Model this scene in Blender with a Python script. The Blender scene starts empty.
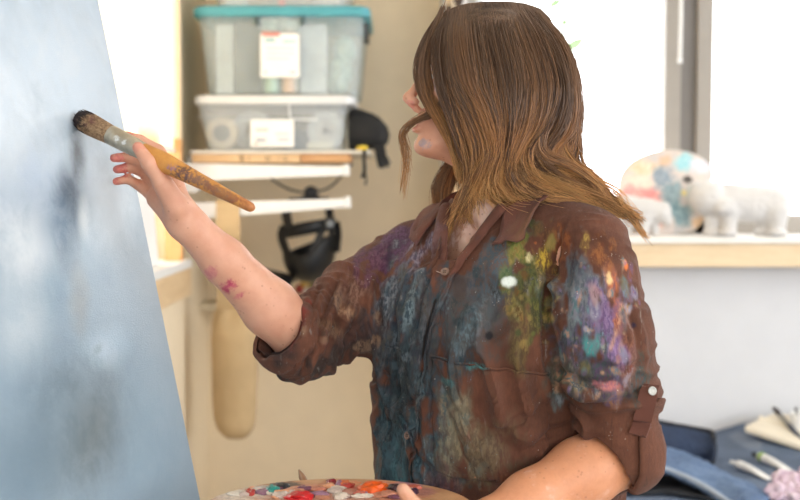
import bpy, math, random
import numpy as np
from mathutils import Vector, Matrix
from mathutils.bvhtree import BVHTree

random.seed(7)
rng = np.random.default_rng(11)
scn = bpy.context.scene
col = scn.collection

# ------------------------------------------------------------------ camera
CAM = np.array([0.0, 0.0, 1.40])
PITCH = math.atan(60 / 1111.1)
FPX = 800 * 50 / 36.0
SP, CP = math.sin(PITCH), math.cos(PITCH)
cam_data = bpy.data.cameras.new('camera')
cam_data.lens = 50
cam_data.sensor_width = 36
cam_data.clip_start = 0.05
cam_data.dof.use_dof = True
cam_data.dof.focus_distance = 1.60
cam_data.dof.aperture_fstop = 3.0
cam = bpy.data.objects.new('camera', cam_data)
cam.location = CAM
cam.rotation_euler = (math.pi / 2 - PITCH, 0, 0)
col.objects.link(cam)
scn.camera = cam

# ------------------------------------------------------------------ light: overcast daylight through the windows and two added, unseen openings
SKY = 3.6
world = bpy.data.worlds.new('daylight')
scn.world = world
world.use_nodes = True
bg = world.node_tree.nodes['Background']
bg.inputs[0].default_value = (0.985, 0.99, 0.995, 1)
bg.inputs[1].default_value = SKY
scn.view_settings.view_transform = 'Standard'
scn.view_settings.look = 'None'
scn.view_settings.gamma = 1
scn.view_settings.exposure = 0.75
scn.view_settings.use_curve_mapping = False
try:
    scn.cycles.use_denoising = True
    scn.cycles.max_bounces = 10
    scn.cycles.diffuse_bounces = 6
    scn.cycles.transparent_max_bounces = 24
    scn.cycles.sample_clamp_indirect = 6
except Exception:
    pass


def portal(name, loc, rot, sx, sy):
    l = bpy.data.lights.new(name, 'AREA')
    l.shape = 'RECTANGLE'
    l.size = sx
    l.size_y = sy
    l.cycles.is_portal = True
    o = bpy.data.objects.new(name, l)
    o.location = loc
    o.rotation_euler = rot
    col.objects.link(o)


# portals only guide the sampling of the daylight; they add no light
portal('daylight_far_window', (1.30, 3.30, 1.63), (-math.pi / 2, 0, 0), 2.4, 0.8)
portal('daylight_left_window', (-0.80, 2.40, 1.80), (0, -math.pi / 2, 0), 1.3, 0.9)
portal('daylight_added_rear', (1.1, -2.65, 1.75), (math.pi / 2, 0, 0), 3.2, 1.6)  # unseen opening behind the camera, added for soft front fill
portal('daylight_added_side', (3.15, 0.4, 1.75), (0, math.pi / 2, 0), 1.5, 3.2)  # unseen opening in the right wall, added as side key light


def P(px, py, Y):
    """the place a point of the photograph stands at, at depth Y"""
    x = (px - 400) / FPX
    y = (250 - py) / FPX
    t = Y / (y * SP + CP)
    return np.array([t * x, Y, CAM[2] + t * (y * CP - SP)])


def proj(p):
    p = np.asarray(p, float) - CAM
    f = p[..., 1] * CP - p[..., 2] * SP
    u = p[..., 1] * SP + p[..., 2] * CP
    return 400 + FPX * p[..., 0] / f, 250 - FPX * u / f


# ------------------------------------------------------------------ noise
_T = rng.random((32, 32, 32))


def vnoise(p):
    p = np.asarray(p, float)
    i = np.floor(p).astype(int)
    f = p - i
    f = f * f * (3 - 2 * f)
    i0 = i % 32
    i1 = (i + 1) % 32
    x0, y0, z0 = i0[..., 0], i0[..., 1], i0[..., 2]
    x1, y1, z1 = i1[..., 0], i1[..., 1], i1[..., 2]
    fx, fy, fz = f[..., 0], f[..., 1], f[..., 2]
    a = _T[x0, y0, z0] * (1 - fx) + _T[x1, y0, z0] * fx
    b = _T[x0, y1, z0] * (1 - fx) + _T[x1, y1, z0] * fx
    c = _T[x0, y0, z1] * (1 - fx) + _T[x1, y0, z1] * fx
    d = _T[x0, y1, z1] * (1 - fx) + _T[x1, y1, z1] * fx
    return (a * (1 - fy) + b * fy) * (1 - fz) + (c * (1 - fy) + d * fy) * fz


def fbm(p, n=3):
    s, a, t = 0, 1, 0
    for k in range(n):
        s = s + a * vnoise(np.asarray(p) * (2 ** k) + 7.3 * k)
        t += a
        a *= .5
    return s / t


# ------------------------------------------------------------------ objects
BASE = {}


def setp(o, label=None, cat=None, group=None, kind=None):
    if label: o['label'] = label
    if cat: o['category'] = cat
    if group: o['group'] = group
    if kind: o['kind'] = kind
    return o


def empty(name, base, label, cat, group=None):
    o = bpy.data.objects.new(name, None)
    o.empty_display_size = .05
    o.location = base
    col.objects.link(o)
    BASE[o.name] = np.array(base, float)
    return setp(o, label, cat, group)


class MB:
    def __init__(s):
        s.v, s.f, s.n = [], [], 0

    def add(s, v, f):
        v = np.asarray(v, float).reshape(-1, 3)
        s.v.append(v)
        s.f.extend([tuple(int(i) + s.n for i in q) for q in f])
        s.n += len(v)
        return s

    def box(s, lo, hi):
        (a, b, c), (d, e, f) = lo, hi
        v = [(a, b, c), (d, b, c), (d, e, c), (a, e, c), (a, b, f), (d, b, f), (d, e, f), (a, e, f)]
        return s.add(v, [(0, 3, 2, 1), (4, 5, 6, 7), (0, 1, 5, 4), (1, 2, 6, 5), (2, 3, 7, 6), (3, 0, 4, 7)])

    def obox(s, c, ax, ay, az):
        c, ax, ay, az = [np.asarray(q, float) for q in (c, ax, ay, az)]
        v = [c + i * ax + j * ay + k * az for k in (-1, 1) for (i, j) in ((-1, -1), (1, -1), (1, 1), (-1, 1))]
        f = [(0, 3, 2, 1), (4, 5, 6, 7), (0, 1, 5, 4), (1, 2, 6, 5), (2, 3, 7, 6), (3, 0, 4, 7)]
        if np.dot(np.cross(ax, ay), az) < 0: f = [q[::-1] for q in f]
        return s.add(v, f)

    def tube(s, pts, rad, n=12, flat=None, caps=True, up=None):
        pts = np.asarray(pts, float)
        m = len(pts)
        rad = np.broadcast_to(np.asarray(rad, float), (m,))
        T = np.gradient(pts, axis=0)
        T /= np.linalg.norm(T, axis=1)[:, None] + 1e-12
        u = np.array(up if up is not None else ((0, 0, 1) if abs(T[0][2]) < .9 else (1, 0, 0)), float)
        V = []
        for i in range(m):
            u = u - T[i] * np.dot(u, T[i])
            u /= np.linalg.norm(u) + 1e-12
            w = np.cross(T[i], u)
            a = np.arange(n) * 2 * np.pi / n
            fl = 1 if flat is None else flat
            V.append(pts[i] + rad[i] * (np.cos(a)[:, None] * u * fl + np.sin(a)[:, None] * w))
        V = np.concatenate(V)
        F = []
        for i in range(m - 1):
            for j in range(n):
                k = (j + 1) % n
                F.append((i * n + j, i * n + k, (i + 1) * n + k, (i + 1) * n + j))
        if caps:
            F.append(tuple(range(n))[::-1])
            F.append(tuple((m - 1) * n + j for j in range(n)))
        return s.add(V, F)

    def lathe(s, prof, c, axis=(0, 0, 1), n=32, sx=1.0):
        """prof: (radius, height along axis)"""
        axis = np.asarray(axis, float)
        axis = axis / np.linalg.norm(axis)
        u = np.cross(axis, (0, 1, 0) if abs(axis[1]) < .9 else (1, 0, 0))
        u /= np.linalg.norm(u)
        w = np.cross(axis, u)
        a = np.arange(n) * 2 * np.pi / n
        V = np.concatenate([np.asarray(c, float) + axis * h + r * (np.cos(a)[:, None] * u * sx + np.sin(a)[:, None] * w) for r, h in prof])
        F = []
        m = len(prof)
        for i in range(m - 1):
            for j in range(n):
                k = (j + 1) % n
                F.append((i * n + j, i * n + k, (i + 1) * n + k, (i + 1) * n + j))
        F.append(tuple(range(n))[::-1])
        F.append(tuple((m - 1) * n + j for j in range(n)))
        return s.add(V, F)

    def ell(s, c, r, R=None, n=20, m=12, noise=0, ns=30):
        th = np.linspace(0, np.pi, m + 1)[1:-1]
        a = np.arange(n) * 2 * np.pi / n
        v = [(0, 0, 1)] + [(math.sin(t) * math.cos(b), math.sin(t) * math.sin(b), math.cos(t)) for t in th for b in a] + [(0, 0, -1)]
        v = np.array(v)
        if noise: v = v * (1 + noise * (fbm(v * 2.3 + np.asarray(c) * ns) - .5))[:, None]
        v = v * np.asarray(r, float)
        if R is not None: v = v @ np.asarray(R).T
        v = v + np.asarray(c, float)
        F = []
        k = m - 1
        for j in range(n): F.append((0, 1 + j, 1 + (j + 1) % n))
        for i in range(k - 1):
            for j in range(n):
                q = (j + 1) % n
                F.append((1 + i * n + j, 1 + (i + 1) * n + j, 1 + (i + 1) * n + q, 1 + i * n + q))
        for j in range(n): F.append((1 + (k - 1) * n + j, len(v) - 1, 1 + (k - 1) * n + (j + 1) % n))
        return s.add(v, F)

    def prism(s, poly, o, ex, ey, th):
        o, ex, ey, th = [np.asarray(q, float) for q in (o, ex, ey, th)]
        n = len(poly)
        A = np.array([o + x * ex + y * ey for x, y in poly])
        V = np.concatenate([A, A + th])
        F = [tuple(range(n))[::-1], tuple(range(n, 2 * n))]
        F += [(i, (i + 1) % n, n + (i + 1) % n, n + i) for i in range(n)]
        return s.add(V, F)

    def sheet(s, G, close_u=False):
        G = np.asarray(G, float)
        m, n = G.shape[:2]
        F = []
        for i in range(m if close_u else m - 1):
            for j in range(n - 1):
                k = (i + 1) % m
                F.append((i * n + j, k * n + j, k * n + j + 1, i * n + j + 1))
        return s.add(G.reshape(-1, 3), F)

    def build(s, name, mat, parent=None, base=None, smooth=True, bevel=0, solid=0, sub=0, seg=2, angle=40):
        V = np.concatenate(s.v)
        return link_mesh(name, V, s.f, mat, parent, base, smooth, bevel, solid, sub, seg, angle)


def link_mesh(name, V, F, mat, parent=None, base=None, smooth=True, bevel=0, solid=0, sub=0, seg=2, angle=40):
    V = np.asarray(V, float)
    if parent is not None:
        b = BASE[parent.name]
    elif base is not None:
        b = np.asarray(base, float)
    else:
        lo, hi = V.min(0), V.max(0)
        b = np.array([(lo[0] + hi[0]) / 2, (lo[1] + hi[1]) / 2, lo[2]])
    me = bpy.data.meshes.new(name)
    if isinstance(F, np.ndarray):
        k = F.shape[1]
        me.vertices.add(len(V))
        me.vertices.foreach_set('co', (V - b).astype(np.float32).ravel())
        me.loops.add(F.size)
        me.loops.foreach_set('vertex_index', F.astype(np.int32).ravel())
        me.polygons.add(len(F))
        me.polygons.foreach_set('loop_start', np.arange(0, F.size, k, dtype=np.int32))
        me.update(calc_edges=True)
        me.validate()
    else:
        me.from_pydata((V - b).tolist(), [], F)
        me.update()
    if smooth:
        me.polygons.foreach_set('use_smooth', np.ones(len(me.polygons), bool))
        if angle and not isinstance(F, np.ndarray) and hasattr(me, 'set_sharp_from_angle'):
            me.set_sharp_from_angle(angle=math.radians(angle))
    if mat is not None: me.materials.append(mat)
    o = bpy.data.objects.new(name, me)
    col.objects.link(o)
    if parent is not None:
        o.parent = parent
    else:
        o.location = b
    BASE[o.name] = b
    if solid:
        m = o.modifiers.new('thickness', 'SOLIDIFY')
        m.thickness = solid
        m.offset = 0
    if bevel:
        m = o.modifiers.new('bevel', 'BEVEL')
        m.width = bevel
        m.segments = seg
        m.limit_method = 'ANGLE'
        m.angle_limit = math.radians(35)
    if sub:
        m = o.modifiers.new('subdivision', 'SUBSURF')
        m.levels = sub
        m.render_levels = sub
    return o


def catmull(pts, n):
    pts = np.asarray(pts, float)
    m = len(pts)
    ext = np.concatenate([[2 * pts[0] - pts[1]], pts, [2 * pts[-1] - pts[-2]]])
    t = np.linspace(0, m - 1 - 1e-9, n)
    i = t.astype(int)
    f = (t - i)[:, None]
    p0, p1, p2, p3 = ext[i], ext[i + 1], ext[i + 2], ext[i + 3]
    return .5 * (2 * p1 + (p2 - p0) * f + (2 * p0 - 5 * p1 + 4 * p2 - p3) * f * f + (3 * p1 - p0 - 3 * p2 + p3) * f ** 3)


def fbmc(p, n=3, g=2.4):
    return np.clip((fbm(p, n) - .5) * g + .5, 0, 1)


def unit(v):
    v = np.asarray(v, float)
    return v / (np.linalg.norm(v) + 1e-12)


# ------------------------------------------------------------------ materials
def srgb(r, g, b):
    f = lambda c: (c / 255 / 12.92) if c <= 10 else ((c / 255 + .055) / 1.055) ** 2.4
    return (f(r), f(g), f(b), 1)


class NT:
    """a thin node helper"""

    def __init__(s, name):
        s.m = bpy.data.materials.new(name)
        s.m.use_nodes = True
        s.t = s.m.node_tree
        s.n = s.t.nodes
        s.bsdf = s.n['Principled BSDF']
        s.out = s.n['Material Output']
        s.co = s.n.new('ShaderNodeTexCoord').outputs['Object']

    def l(s, a, b): s.t.links.new(a, b)

    def put(s, node, i, v):
        if v is None: return
        if hasattr(v, 'is_linked') or isinstance(v, bpy.types.NodeSocket):
            s.l(v, node.inputs[i])
        else:
            node.inputs[i].default_value = v

    def mapping(s, loc=(0, 0, 0), rot=(0, 0, 0), sc=(1, 1, 1), typ='POINT', src=None):
        n = s.n.new('ShaderNodeMapping')
        n.vector_type = typ
        s.l(src or s.co, n.inputs[0])
        n.inputs[1].default_value = loc
        n.inputs[2].default_value = rot
        n.inputs[3].default_value = sc
        return n.outputs[0]

    def noise(s, scale=10, detail=4, rough=.55, src=None, dist=0):
        n = s.n.new('ShaderNodeTexNoise')
        s.l(src or s.co, n.inputs['Vector'])
        n.inputs['Scale'].default_value = scale
        n.inputs['Detail'].default_value = detail
        n.inputs['Roughness'].default_value = rough
        n.inputs['Distortion'].default_value = dist
        return n.outputs['Fac'], n.outputs['Color']

    def voronoi(s, scale=50, src=None, feature='F1'):
        n = s.n.new('ShaderNodeTexVoronoi')
        n.feature = feature
        s.l(src or s.co, n.inputs['Vector'])
        n.inputs['Scale'].default_value = scale
        return n

    def math(s, op, a, b=None, c=None):
        n = s.n.new('ShaderNodeMath')
        n.operation = op
        s.put(n, 0, a)
        s.put(n, 1, b)
        s.put(n, 2, c)
        return n.outputs[0]

    def mr(s, v, a, b, c=0., d=1., smooth=True):
        n = s.n.new('ShaderNodeMapRange')
        if smooth: n.interpolation_type = 'SMOOTHSTEP'
        s.put(n, 0, v)
        for i, q in enumerate((a, b, c, d)): s.put(n, i + 1, q)
        return n.outputs[0]

    def mix(s, fac, a, b, mode='MIX'):
        n = s.n.new('ShaderNodeMix')
        n.data_type = 'RGBA'
        n.blend_type = mode
        s.put(n, 0, fac)
        s.put(n, 6, a)
        s.put(n, 7, b)
        return n.outputs[2]

    def bump(s, h, strength=.3, dist=.002):
        n = s.n.new('ShaderNodeBump')
        n.inputs['Strength'].default_value = strength
        n.inputs['Distance'].default_value = dist
        s.l(h, n.inputs['Height'])
        s.l(n.outputs[0], s.bsdf.inputs['Normal'])

    def set(s, **k):
        mp = {'color': 'Base Color', 'rough': 'Roughness', 'metal': 'Metallic', 'spec': 'Specular IOR Level', 'sss': 'Subsurface Weight',
              'trans': 'Transmission Weight', 'alpha': 'Alpha', 'coat': 'Coat Weight', 'sheen': 'Sheen Weight', 'ior': 'IOR'}
        for a, v in k.items(): s.put(s.bsdf, mp[a], v)
        return s


def mat(name, c, rough=.6, metal=0, var=.12, scale=14, bump=0, bscale=120, spec=.5, c2=None, bdist=.001, stretch=None):
    t = NT(name)
    src = t.mapping(sc=stretch) if stretch else None
    f, _ = t.noise(scale, 4, src=src)
    dark = c2 or tuple(q * (1 - var * 2) for q in c[:3]) + (1,)
    colr = t.mix(t.mr(f, .3, .7), dark, c)
    t.set(color=colr, rough=rough, metal=metal, spec=spec)
    if bump:
        h, _ = t.noise(bscale, 3, src=src)
        t.bump(h, bump, bdist)
    return t.m


def clear_plastic(name, c, opac=.3, rough=.25):
    t = NT(name)
    f, _ = t.noise(9, 3)
    t.set(color=c, rough=rough)
    tr = t.n.new('ShaderNodeBsdfTransparent')
    tr.inputs[0].default_value = (.93, .95, .95, 1)
    mx = t.n.new('ShaderNodeMixShader')
    t.l(t.mr(f, .2, .8, opac * .8, opac * 1.2), mx.inputs[0])
    t.l(tr.outputs[0], mx.inputs[1])
    t.l(t.bsdf.outputs[0], mx.inputs[2])
    t.l(mx.outputs[0], t.out.inputs[0])
    return t.m


def translucent(name, c, amount=.6, scale=300, c2=None):
    t = NT(name)
    f, _ = t.noise(scale, 2)
    colr = t.mix(t.mr(f, .3, .7), c2 or tuple(q * .9 for q in c[:3]) + (1,), c)
    t.set(color=colr, rough=.8)
    tr = t.n.new('ShaderNodeBsdfTranslucent')
    t.l(colr, tr.inputs[0])
    mx = t.n.new('ShaderNodeMixShader')
    mx.inputs[0].default_value = amount
    t.l(t.bsdf.outputs[0], mx.inputs[1])
    t.l(tr.outputs[0], mx.inputs[2])
    t.l(mx.outputs[0], t.out.inputs[0])
    return t.m


def wood(name, c, c2, scale=(2, 2, 30), rough=.55):
    t = NT(name)
    src = t.mapping(sc=scale)
    f, _ = t.noise(3, 5, .6, src, .6)
    f2, _ = t.noise(40, 2, .5, src)
    colr = t.mix(t.mr(t.math('MULTIPLY_ADD', f2, .3, f), .35, .85), c2, c)
    t.set(color=colr, rough=rough)
    t.bump(f2, .15, .0006)
    return t.m


M = {}
M['cream'] = mat('wall_paint_cream', srgb(242, 225, 196), .85, var=.02, bump=.08)
M['white_wall'] = mat('wall_paint_white', srgb(218, 219, 222), .8, var=.015, bump=.08)
M['ceiling'] = mat('ceiling_paint', srgb(240, 238, 232), .9, var=.02)
M['floor'] = mat('floor_concrete', srgb(168, 164, 158), .7, var=.06, scale=4)
M['sill_wood'] = wood('sill_wood', srgb(236, 212, 176), srgb(222, 194, 154), (2, 14, 14))
M['sill_wood2'] = wood('sill_wood_across', srgb(228, 200, 160), srgb(210, 178, 136), (14, 2, 14))
M['white_paint'] = mat('white_gloss_paint', srgb(240, 240, 238), .4, var=.02)
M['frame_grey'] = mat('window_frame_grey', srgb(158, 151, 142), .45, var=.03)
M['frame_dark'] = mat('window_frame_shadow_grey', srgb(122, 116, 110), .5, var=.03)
M['black'] = mat('black_plastic', (.012, .013, .015, 1), .45, var=.2)
M['black_cloth'] = mat('black_nylon', (.012, .012, .013, 1), .8, var=.3, bump=.4, bscale=400)
# ------------------------------------------------------------------ signed distance modelling: smooth unions meshed into one surface
class SDF:
    def __init__(s, lo, hi, h):
        s.lo = np.array(lo, float)
        s.h = h
        s.n = np.ceil((np.array(hi, float) - s.lo) / h).astype(int) + 1
        s.d = np.full(s.n, .05, np.float32)

    def sub(s, blo, bhi):
        i0 = np.clip(np.floor((np.asarray(blo) - s.lo) / s.h).astype(int), 0, s.n)
        i1 = np.clip(np.ceil((np.asarray(bhi) - s.lo) / s.h).astype(int) + 1, 0, s.n)
        sl = tuple(slice(a, b) for a, b in zip(i0, i1))
        ax = [(s.lo[k] + s.h * np.arange(i0[k], i1[k])).astype(np.float32) for k in range(3)]
        return sl, ax[0][:, None, None], ax[1][None, :, None], ax[2][None, None, :]

    def put(s, fn, blo, bhi, k=.01, op='add'):
        m = k + .02
        sl, x, y, z = s.sub(np.asarray(blo) - m, np.asarray(bhi) + m)
        a = s.d[sl]
        if a.size == 0: return s
        b = fn(x, y, z).astype(np.float32)
        if op == 'add':
            if k > 0:
                h = np.maximum(k - np.abs(a - b), 0) / k
                s.d[sl] = np.minimum(a, b) - h * h * k * .25
            else:
                s.d[sl] = np.minimum(a, b)
        else:
            b = -b
            if k > 0:
                h = np.maximum(k - np.abs(a - b), 0) / k
                s.d[sl] = np.maximum(a, b) + h * h * k * .25
            else:
                s.d[sl] = np.maximum(a, b)
        return s

    def cone(s, a, b, ra, rb, k=.01, op='add', flat=None):
        a, b = np.asarray(a, float), np.asarray(b, float)
        ba = b - a
        L2 = float(ba @ ba)

        def fn(x, y, z):
            px, py, pz = x - a[0], y - a[1], z - a[2]
            t = np.clip((px * ba[0] + py * ba[1] + pz * ba[2]) / L2, 0, 1)
            qx, qy, qz = px - t * ba[0], py - t * ba[1], pz - t * ba[2]
            if flat is not None:
                w, kf = flat
                dt = (qx * w[0] + qy * w[1] + qz * w[2]) * (kf - 1)
                qx, qy, qz = qx + dt * w[0], qy + dt * w[1], qz + dt * w[2]
            return np.sqrt(qx * qx + qy * qy + qz * qz) - (ra + t * (rb - ra))
        r = max(ra, rb) * (1.6 if flat is not None else 1)
        return s.put(fn, np.minimum(a, b) - r, np.maximum(a, b) + r, k, op)

    def chain(s, pts, rad, k=.01, flat=None):
        for i in range(len(pts) - 1): s.cone(pts[i], pts[i + 1], rad[i], rad[i + 1], k, flat=flat)
        return s

    def ell(s, c, r, R=None, k=.01, op='add'):
        c, r = np.asarray(c, float), np.asarray(r, float)
        R = np.eye(3) if R is None else np.asarray(R, float)   # columns: local axes

        def fn(x, y, z):
            p = (x - c[0], y - c[1], z - c[2])
            q = [p[0] * R[0, i] + p[1] * R[1, i] + p[2] * R[2, i] for i in range(3)]
            k0 = np.sqrt(sum((q[i] / r[i]) ** 2 for i in range(3)))
            k1 = np.sqrt(sum((q[i] / r[i] ** 2) ** 2 for i in range(3))) + 1e-9
            return k0 * (k0 - 1) / k1
        m = r.max()
        return s.put(fn, c - m, c + m, k, op)

    def mesh(s):
        d = s.d
        neg = d < 0
        c = np.zeros(s.n - 1, np.int8)
        for i in (0, 1):
            for j in (0, 1):
                for k in (0, 1):
                    c += neg[i:s.n[0] - 1 + i, j:s.n[1] - 1 + j, k:s.n[2] - 1 + k]
        act = (c > 0) & (c < 8)
        I = np.stack(np.nonzero(act), 1)
        idx = np.full(c.shape, -1, np.int32)
        idx[act] = np.arange(len(I))
        V = np.zeros((len(I), 3))
        W = np.zeros(len(I))
        co = [(i, j, k) for i in (0, 1) for j in (0, 1) for k in (0, 1)]
        val = {o: d[I[:, 0] + o[0], I[:, 1] + o[1], I[:, 2] + o[2]].astype(float) for o in co}
        for a in co:
            for ax in range(3):
                if a[ax]: continue
                b = list(a)
                b[ax] = 1
                va, vb = val[a], val[tuple(b)]
                m = (va < 0) != (vb < 0)
                t = np.where(m, va / np.where(m, va - vb, 1), 0)
                p = np.tile(np.array(a, float), (len(I), 1))
                p[:, ax] += t
                V += p * m[:, None]
                W += m
        V = (I + V / W[:, None]) * s.h + s.lo
        Fs = []
        for ax in range(3):
            sl0 = [slice(1, -1)] * 3
            sl0[ax] = slice(0, -1)
            sl1 = list(sl0)
            sl1[ax] = slice(1, None)
            A, B = neg[tuple(sl0)], neg[tuple(sl1)]
            e = np.stack(np.nonzero(A != B), 1)
            flip = A[tuple(e.T)]
            off = np.ones(3, int)
            off[ax] = 0
            e = e + off
            u, v = [(1, 2), (2, 0), (0, 1)][ax]
            q = []
            for du, dv in ((-1, -1), (0, -1), (0, 0), (-1, 0)):
                w = e.copy()
                w[:, u] += du
                w[:, v] += dv
                q.append(idx[w[:, 0], w[:, 1], w[:, 2]])
            q = np.stack(q, 1)
            q[~flip] = q[~flip][:, ::-1]
            Fs.append(q)
        F = np.concatenate(Fs)
        return V, F[(F >= 0).all(1)]


def adj_smooth(V, F, it=2, lam=.5, mask=None):
    V = V.copy()
    E = np.concatenate([F[:, [0, 1]], F[:, [1, 2]], F[:, [2, 3]], F[:, [3, 0]]])
    deg = np.bincount(E[:, 0], minlength=len(V)) + np.bincount(E[:, 1], minlength=len(V))
    for _ in range(it):
        S_ = np.zeros_like(V)
        for a, b in ((0, 1), (1, 0)):
            for k in range(3): S_[:, k] += np.bincount(E[:, a], weights=V[E[:, b], k], minlength=len(V))
        D = (S_ / np.maximum(deg, 1)[:, None] - V) * lam
        if mask is not None: D *= mask[:, None]
        V += D
    return V


def vnormals(V, F):
    n = np.cross(V[F[:, 2]] - V[F[:, 0]], V[F[:, 3]] - V[F[:, 1]])
    N = np.zeros_like(V)
    for j in range(4):
        for k in range(3): N[:, k] += np.bincount(F[:, j], weights=n[:, k], minlength=len(V))
    return N / (np.linalg.norm(N, axis=1)[:, None] + 1e-12)


def drop_verts(V, F, kill):
    F = F[~kill[F].any(1)]
    used = np.zeros(len(V), bool)
    used[F.ravel()] = True
    m = np.cumsum(used) - 1
    return V[used], m[F]


def rot_cols(x, y, z): return np.stack([unit(x), unit(y), unit(z)], 1)
# ================================================================== the room
def struct(name, mb, m, **k):
    o = mb.build(name, m, base=(0, 0, 0), **k)
    o['kind'] = 'structure'
    return o


XL, XA, YB, YW = -0.57, -0.60, 3.45, 3.10      # left wall, alcove side, alcove back, window wall
struct('floor', MB().box((-1.8, -2.8, -.1), (3.2, 3.7, 0)), M['floor'], smooth=False)
struct('ceiling', MB().box((-1.8, -2.8, 2.7), (3.2, 3.7, 2.8)), M['ceiling'], smooth=False)
struct('wall_back', MB().box((-.75, YB, 0), (.125, YB + .12, 2.7)), M['cream'], smooth=False)
struct('wall_alcove', MB().box((XA - .15, 2.92, 0), (XA, YB, 2.7)), M['cream'], smooth=False)
LW0, LW1, LZ0, LZ1 = 1.99, 2.90, 1.19, 2.25
wl = MB()
wl.box((XL - .18, 1.90, 0), (XL, 2.92, LZ0)).box((XL - .18, 1.90, LZ1), (XL, 2.92, 2.7))
wl.box((XL - .18, 1.90, LZ0), (XL, LW0, LZ1)).box((XL - .18, LW1, LZ0), (XL, 2.92, LZ1))
wl.box((-1.75, 1.90, 0), (XL - .18, 2.02, 2.7)).box((-1.75, -2.7, 0), (-1.6, 1.90, 2.7))
struct('wall_left', wl, M['cream'], smooth=False)
WX0, WX1, WZ0, WZ1 = .185, 2.45, 1.245, 2.02
wf = MB()
wf.box((.125, YW, 0), (3.2, YW + .15, WZ0)).box((.125, YW, WZ1), (3.2, YW + .15, 2.7))
wf.box((.125, YW, WZ0), (WX0, YW + .15, WZ1)).box((WX1, YW, WZ0), (3.2, YW + .15, WZ1))
wf.box((.125, YW + .15, 0), (.245, YB + .12, 2.7))
struct('wall_far', wf, M['white_wall'], smooth=False)
wrt = MB().box((3.05, -2.7, 0), (3.2, YW, 1.0)).box((3.05, -2.7, 2.5), (3.2, YW, 2.7)).box((3.05, -2.7, 1.0), (3.2, -1.2, 2.5)).box((3.05, 2.0, 1.0), (3.2, YW, 2.5))  # its opening is out of view, added to light her from the right
struct('wall_right', wrt, M['white_wall'], smooth=False)
wr = MB()  # rear wall; its opening is added and sized for the fill light
wr.box((-1.75, -2.7, 0), (3.2, -2.55, .95)).box((-1.75, -2.7, 2.55), (3.2, -2.55, 2.7))
wr.box((-1.75, -2.7, .95), (-.5, -2.55, 2.55)).box((2.7, -2.7, .95), (3.2, -2.55, 2.55))
struct('wall_front', wr, M['white_wall'], smooth=False)

# glass: almost clear, faint reflection
gt = NT('window_glass')
gt.set(color=(1, 1, 1, 1), rough=.03)
_tr = gt.n.new('ShaderNodeBsdfTransparent')
_gl = gt.n.new('ShaderNodeBsdfGlossy')
_gl.inputs['Roughness'].default_value = .02
_mx = gt.n.new('ShaderNodeMixShader')
_nf, _ = gt.noise(3, 1)
gt.l(gt.mr(_nf, 0, 1, .03, .06), _mx.inputs[0])
gt.l(_tr.outputs[0], _mx.inputs[1])
gt.l(_gl.outputs[0], _mx.inputs[2])
gt.l(_mx.outputs[0], gt.out.inputs[0])
M['glass'] = gt.m

# ---- window_1: the wide window in the far wall
w1 = MB()
xm0, xm1 = P(664, 100, YW + .06)[0], P(712, 100, YW + .06)[0]
YF0, YF1 = YW + .05, YW + .11
w1.box((WX0, YF0, WZ0), (WX0 + .03, YF1, WZ1)).box((WX1 - .03, YF0, WZ0), (WX1, YF1, WZ1))
w1.box((WX0, YF0, WZ1 - .03), (WX1, YF1, WZ1)).box((WX0, YF0, WZ0), (WX1, YF1, P(790, 215, YF0)[2]))
w1.box((xm0, YF0, WZ0), (xm0 + .045, YF1, WZ1)).box((xm1 - .045, YF0, WZ0), (xm1, YF1, WZ1))
w1.box((1.75, YF0, WZ0), (1.85, YF1, WZ1))
window_1 = struct('window_1', w1, M['frame_grey'], smooth=False, bevel=.003)
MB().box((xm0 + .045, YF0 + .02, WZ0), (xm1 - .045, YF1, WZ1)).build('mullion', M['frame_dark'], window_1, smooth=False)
MB().box((WX0 + .03, YF1 - .02, WZ0 + .03), (xm0, YF1 - .015, WZ1 - .03)).build('pane', M['glass'], window_1, smooth=False)
MB().box((xm1, YF1 - .02, WZ0 + .03), (1.75, YF1 - .015, WZ1 - .03)).build('pane', M['glass'], window_1, smooth=False)
MB().box((1.85, YF1 - .02, WZ0 + .03), (WX1 - .03, YF1 - .015, WZ1 - .03)).build('pane', M['glass'], window_1, smooth=False)
# wooden sill and apron of the far window, casing at its left
s_top = P(700, 236, YW - .11)[2]
s_bot = P(700, 267, YW - .11)[2]
sl = MB().box((WX0 - .03, YW - .125, s_top - .02), (WX1 + .03, YW + .05, s_top))
struct('trim_1', sl, mat('white_painted_sill', srgb(240, 236, 228), .4, var=.02), smooth=False, bevel=.003)
ap = MB().box((WX0 - .03, YW - .11, s_bot), (WX1 + .03, YW - .0005, s_top - .02))
struct('trim_2', ap, M['sill_wood'], smooth=False, bevel=.002)
struct('trim_3', MB().box((.128, YW - .018, s_top + .002), (WX0 - .012, YW - .0005, 2.12)), M['sill_wood2'], smooth=False, bevel=.002)

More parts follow.
